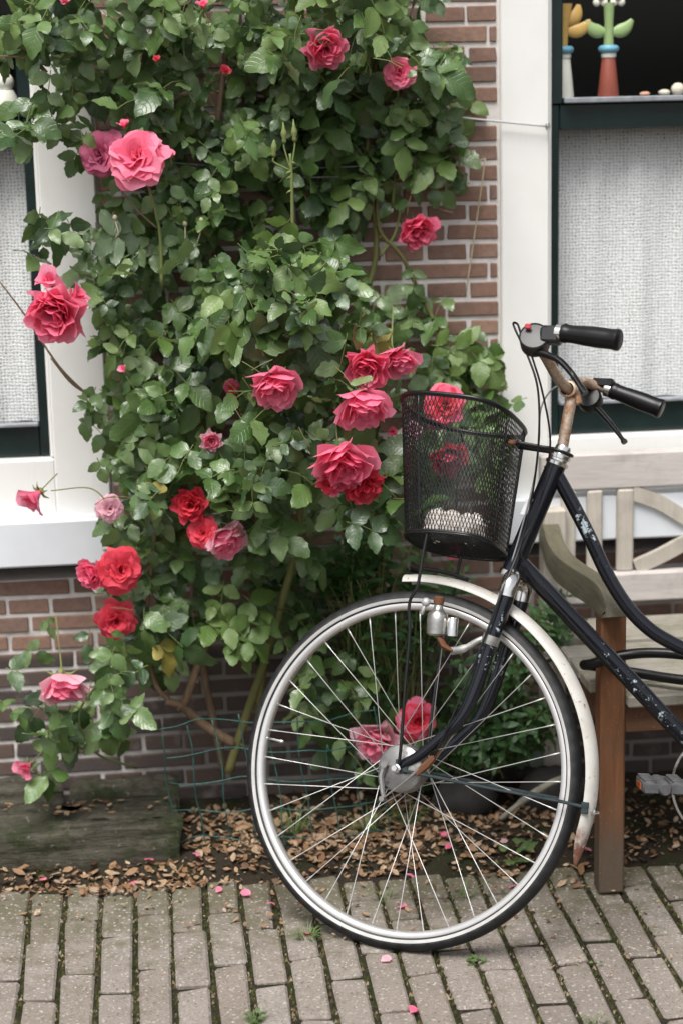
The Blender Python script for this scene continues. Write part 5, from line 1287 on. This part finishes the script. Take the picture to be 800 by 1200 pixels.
def weed(px, py, n, L, label):
    B0 = PZ(px, py, 0); f3 = []; v, f, u, k0 = [], [], [], 0; r_t = random.Random(px+py)
    for _ in range(n):
        a = r_t.uniform(0, 6.28); d = Vector((math.cos(a), math.sin(a), r_t.uniform(.1, .7))); M_ = np.array(leafM(Vector((B0.x, B0.y, .0 if B0.y < -.465-.07*B0.x else .012))+Vector((d.x, d.y, 0))*L*r_t.uniform(.1, .9)+Vector((0, 0, r_t.uniform(0, L*.5))), d, Vector((r_t.uniform(-.3, .3), -.2, 1)), L*r_t.uniform(.6, 1)))
        vs, fs, uv = LEAFV[r_t.randrange(6)]; v.append(vs @ M_[:3, :3].T+M_[:3, 3]); f += [tuple(x+k0 for x in q) for q in fs]; u += uv; k0 += len(vs)
    v = np.concatenate(v); c = (v.min(0)+v.max(0))/2; c[2] = v[:, 2].min()
    o = put(bpy.data.objects.new('weed', me_uv('weed', v-c, f, u, 'weed_leaf')), None, c); tag(o, label, 'weed')
weed(558, 1128, 14, .018, 'small clover like weed in the joint in front of the wheel'); weed(595, 1012, 9, .045, 'broad leaved green weed on the litter beside the right of the rim')
weed(300, 1192, 10, .016, 'tiny weed sprouting between pavers far from the wheel'); weed(700, 1130, 6, .012, 'tiny sprout in the joint in front of the bench leg')
# fallen petals
rq = random.Random(12)
pf = petal_geo(8, 25, 1.0, .55, 3, roll=.15, wave=.08)
pm = {c: me_uv('fallen_petal', pf[0]-pf[0].mean(0), pf[1], pf[2], 'petal_'+c) for c in ('light', 'pink', 'pale')}
for (px, py, cc, lb) in ((176, 1012, 'pink', 'pink petal in the litter at the foot of the timber sleeper'), (50, 1029, 'light', 'long pale pink petal on the litter below the bush, away from the wheel'), (157, 1031, 'pink', 'small pink petal where the litter meets the pavers by the sleeper'),
    (232, 1009, 'light', 'pink petal on the litter between sleeper end and wire fence'), (257, 1040, 'light', 'flat pink petal on a mossy half paver at the litter edge'), (287, 1044, 'light', 'large bright pink petal on the paver edge in front of the fence'), (318, 1056, 'light', 'pink petal on a paver just outside the tyre'),
    (360, 1091, 'pink', 'dark pink petal beside the splayed grass tuft by the tyre'), (375, 1024, 'pink', 'dark pink petal on litter seen between spokes near the fence'), (519, 989, 'pink', 'upper dark pink petal of two on litter behind the spokes'), (525, 1001, 'pink', 'lower dark pink petal of two on litter behind the spokes'),
    (481, 1021, 'light', 'pink petal at the paver edge seen through the lower spokes'), (470, 1060, 'light', 'pink petal on pavers inside the wheel circle near the rim'), (453, 1121, 'pale', 'pale pink petal lying directly under the tyre'), (484, 1180, 'pink', 'crumpled pink petal in a paver joint well in front of the wheel'),
    (600, 1036, 'light', 'pink petal against the inside of the rim on mossy paving'), (686, 999, 'light', 'pink petal between the mudguard tip and the bench leg'), (600, 930, 'pink', 'dark pink petal beside the pale dead branch'), (590, 992, 'pale', 'pale pink petal above the broad leaved weed')):
    B0 = PZ(px, py, .012); z = (bedz(B0.x, B0.y)+.014) if B0.y > -.465-.07*B0.x else .006
    s = rq.uniform(.013, .020); Mw = Matrix.Translation((B0.x, B0.y, z+.002)) @ Matrix.Rotation(rq.uniform(0, 6.28), 4, 'Z') @ Matrix.Rotation(rq.uniform(-.35, .35), 4, 'X') @ Matrix.Diagonal((s, s, s, 1))
    o = inst('fallen_petal', pm[cc], None, Mw); tag(o, lb, 'petal', 'fallen rose petals on the ground')
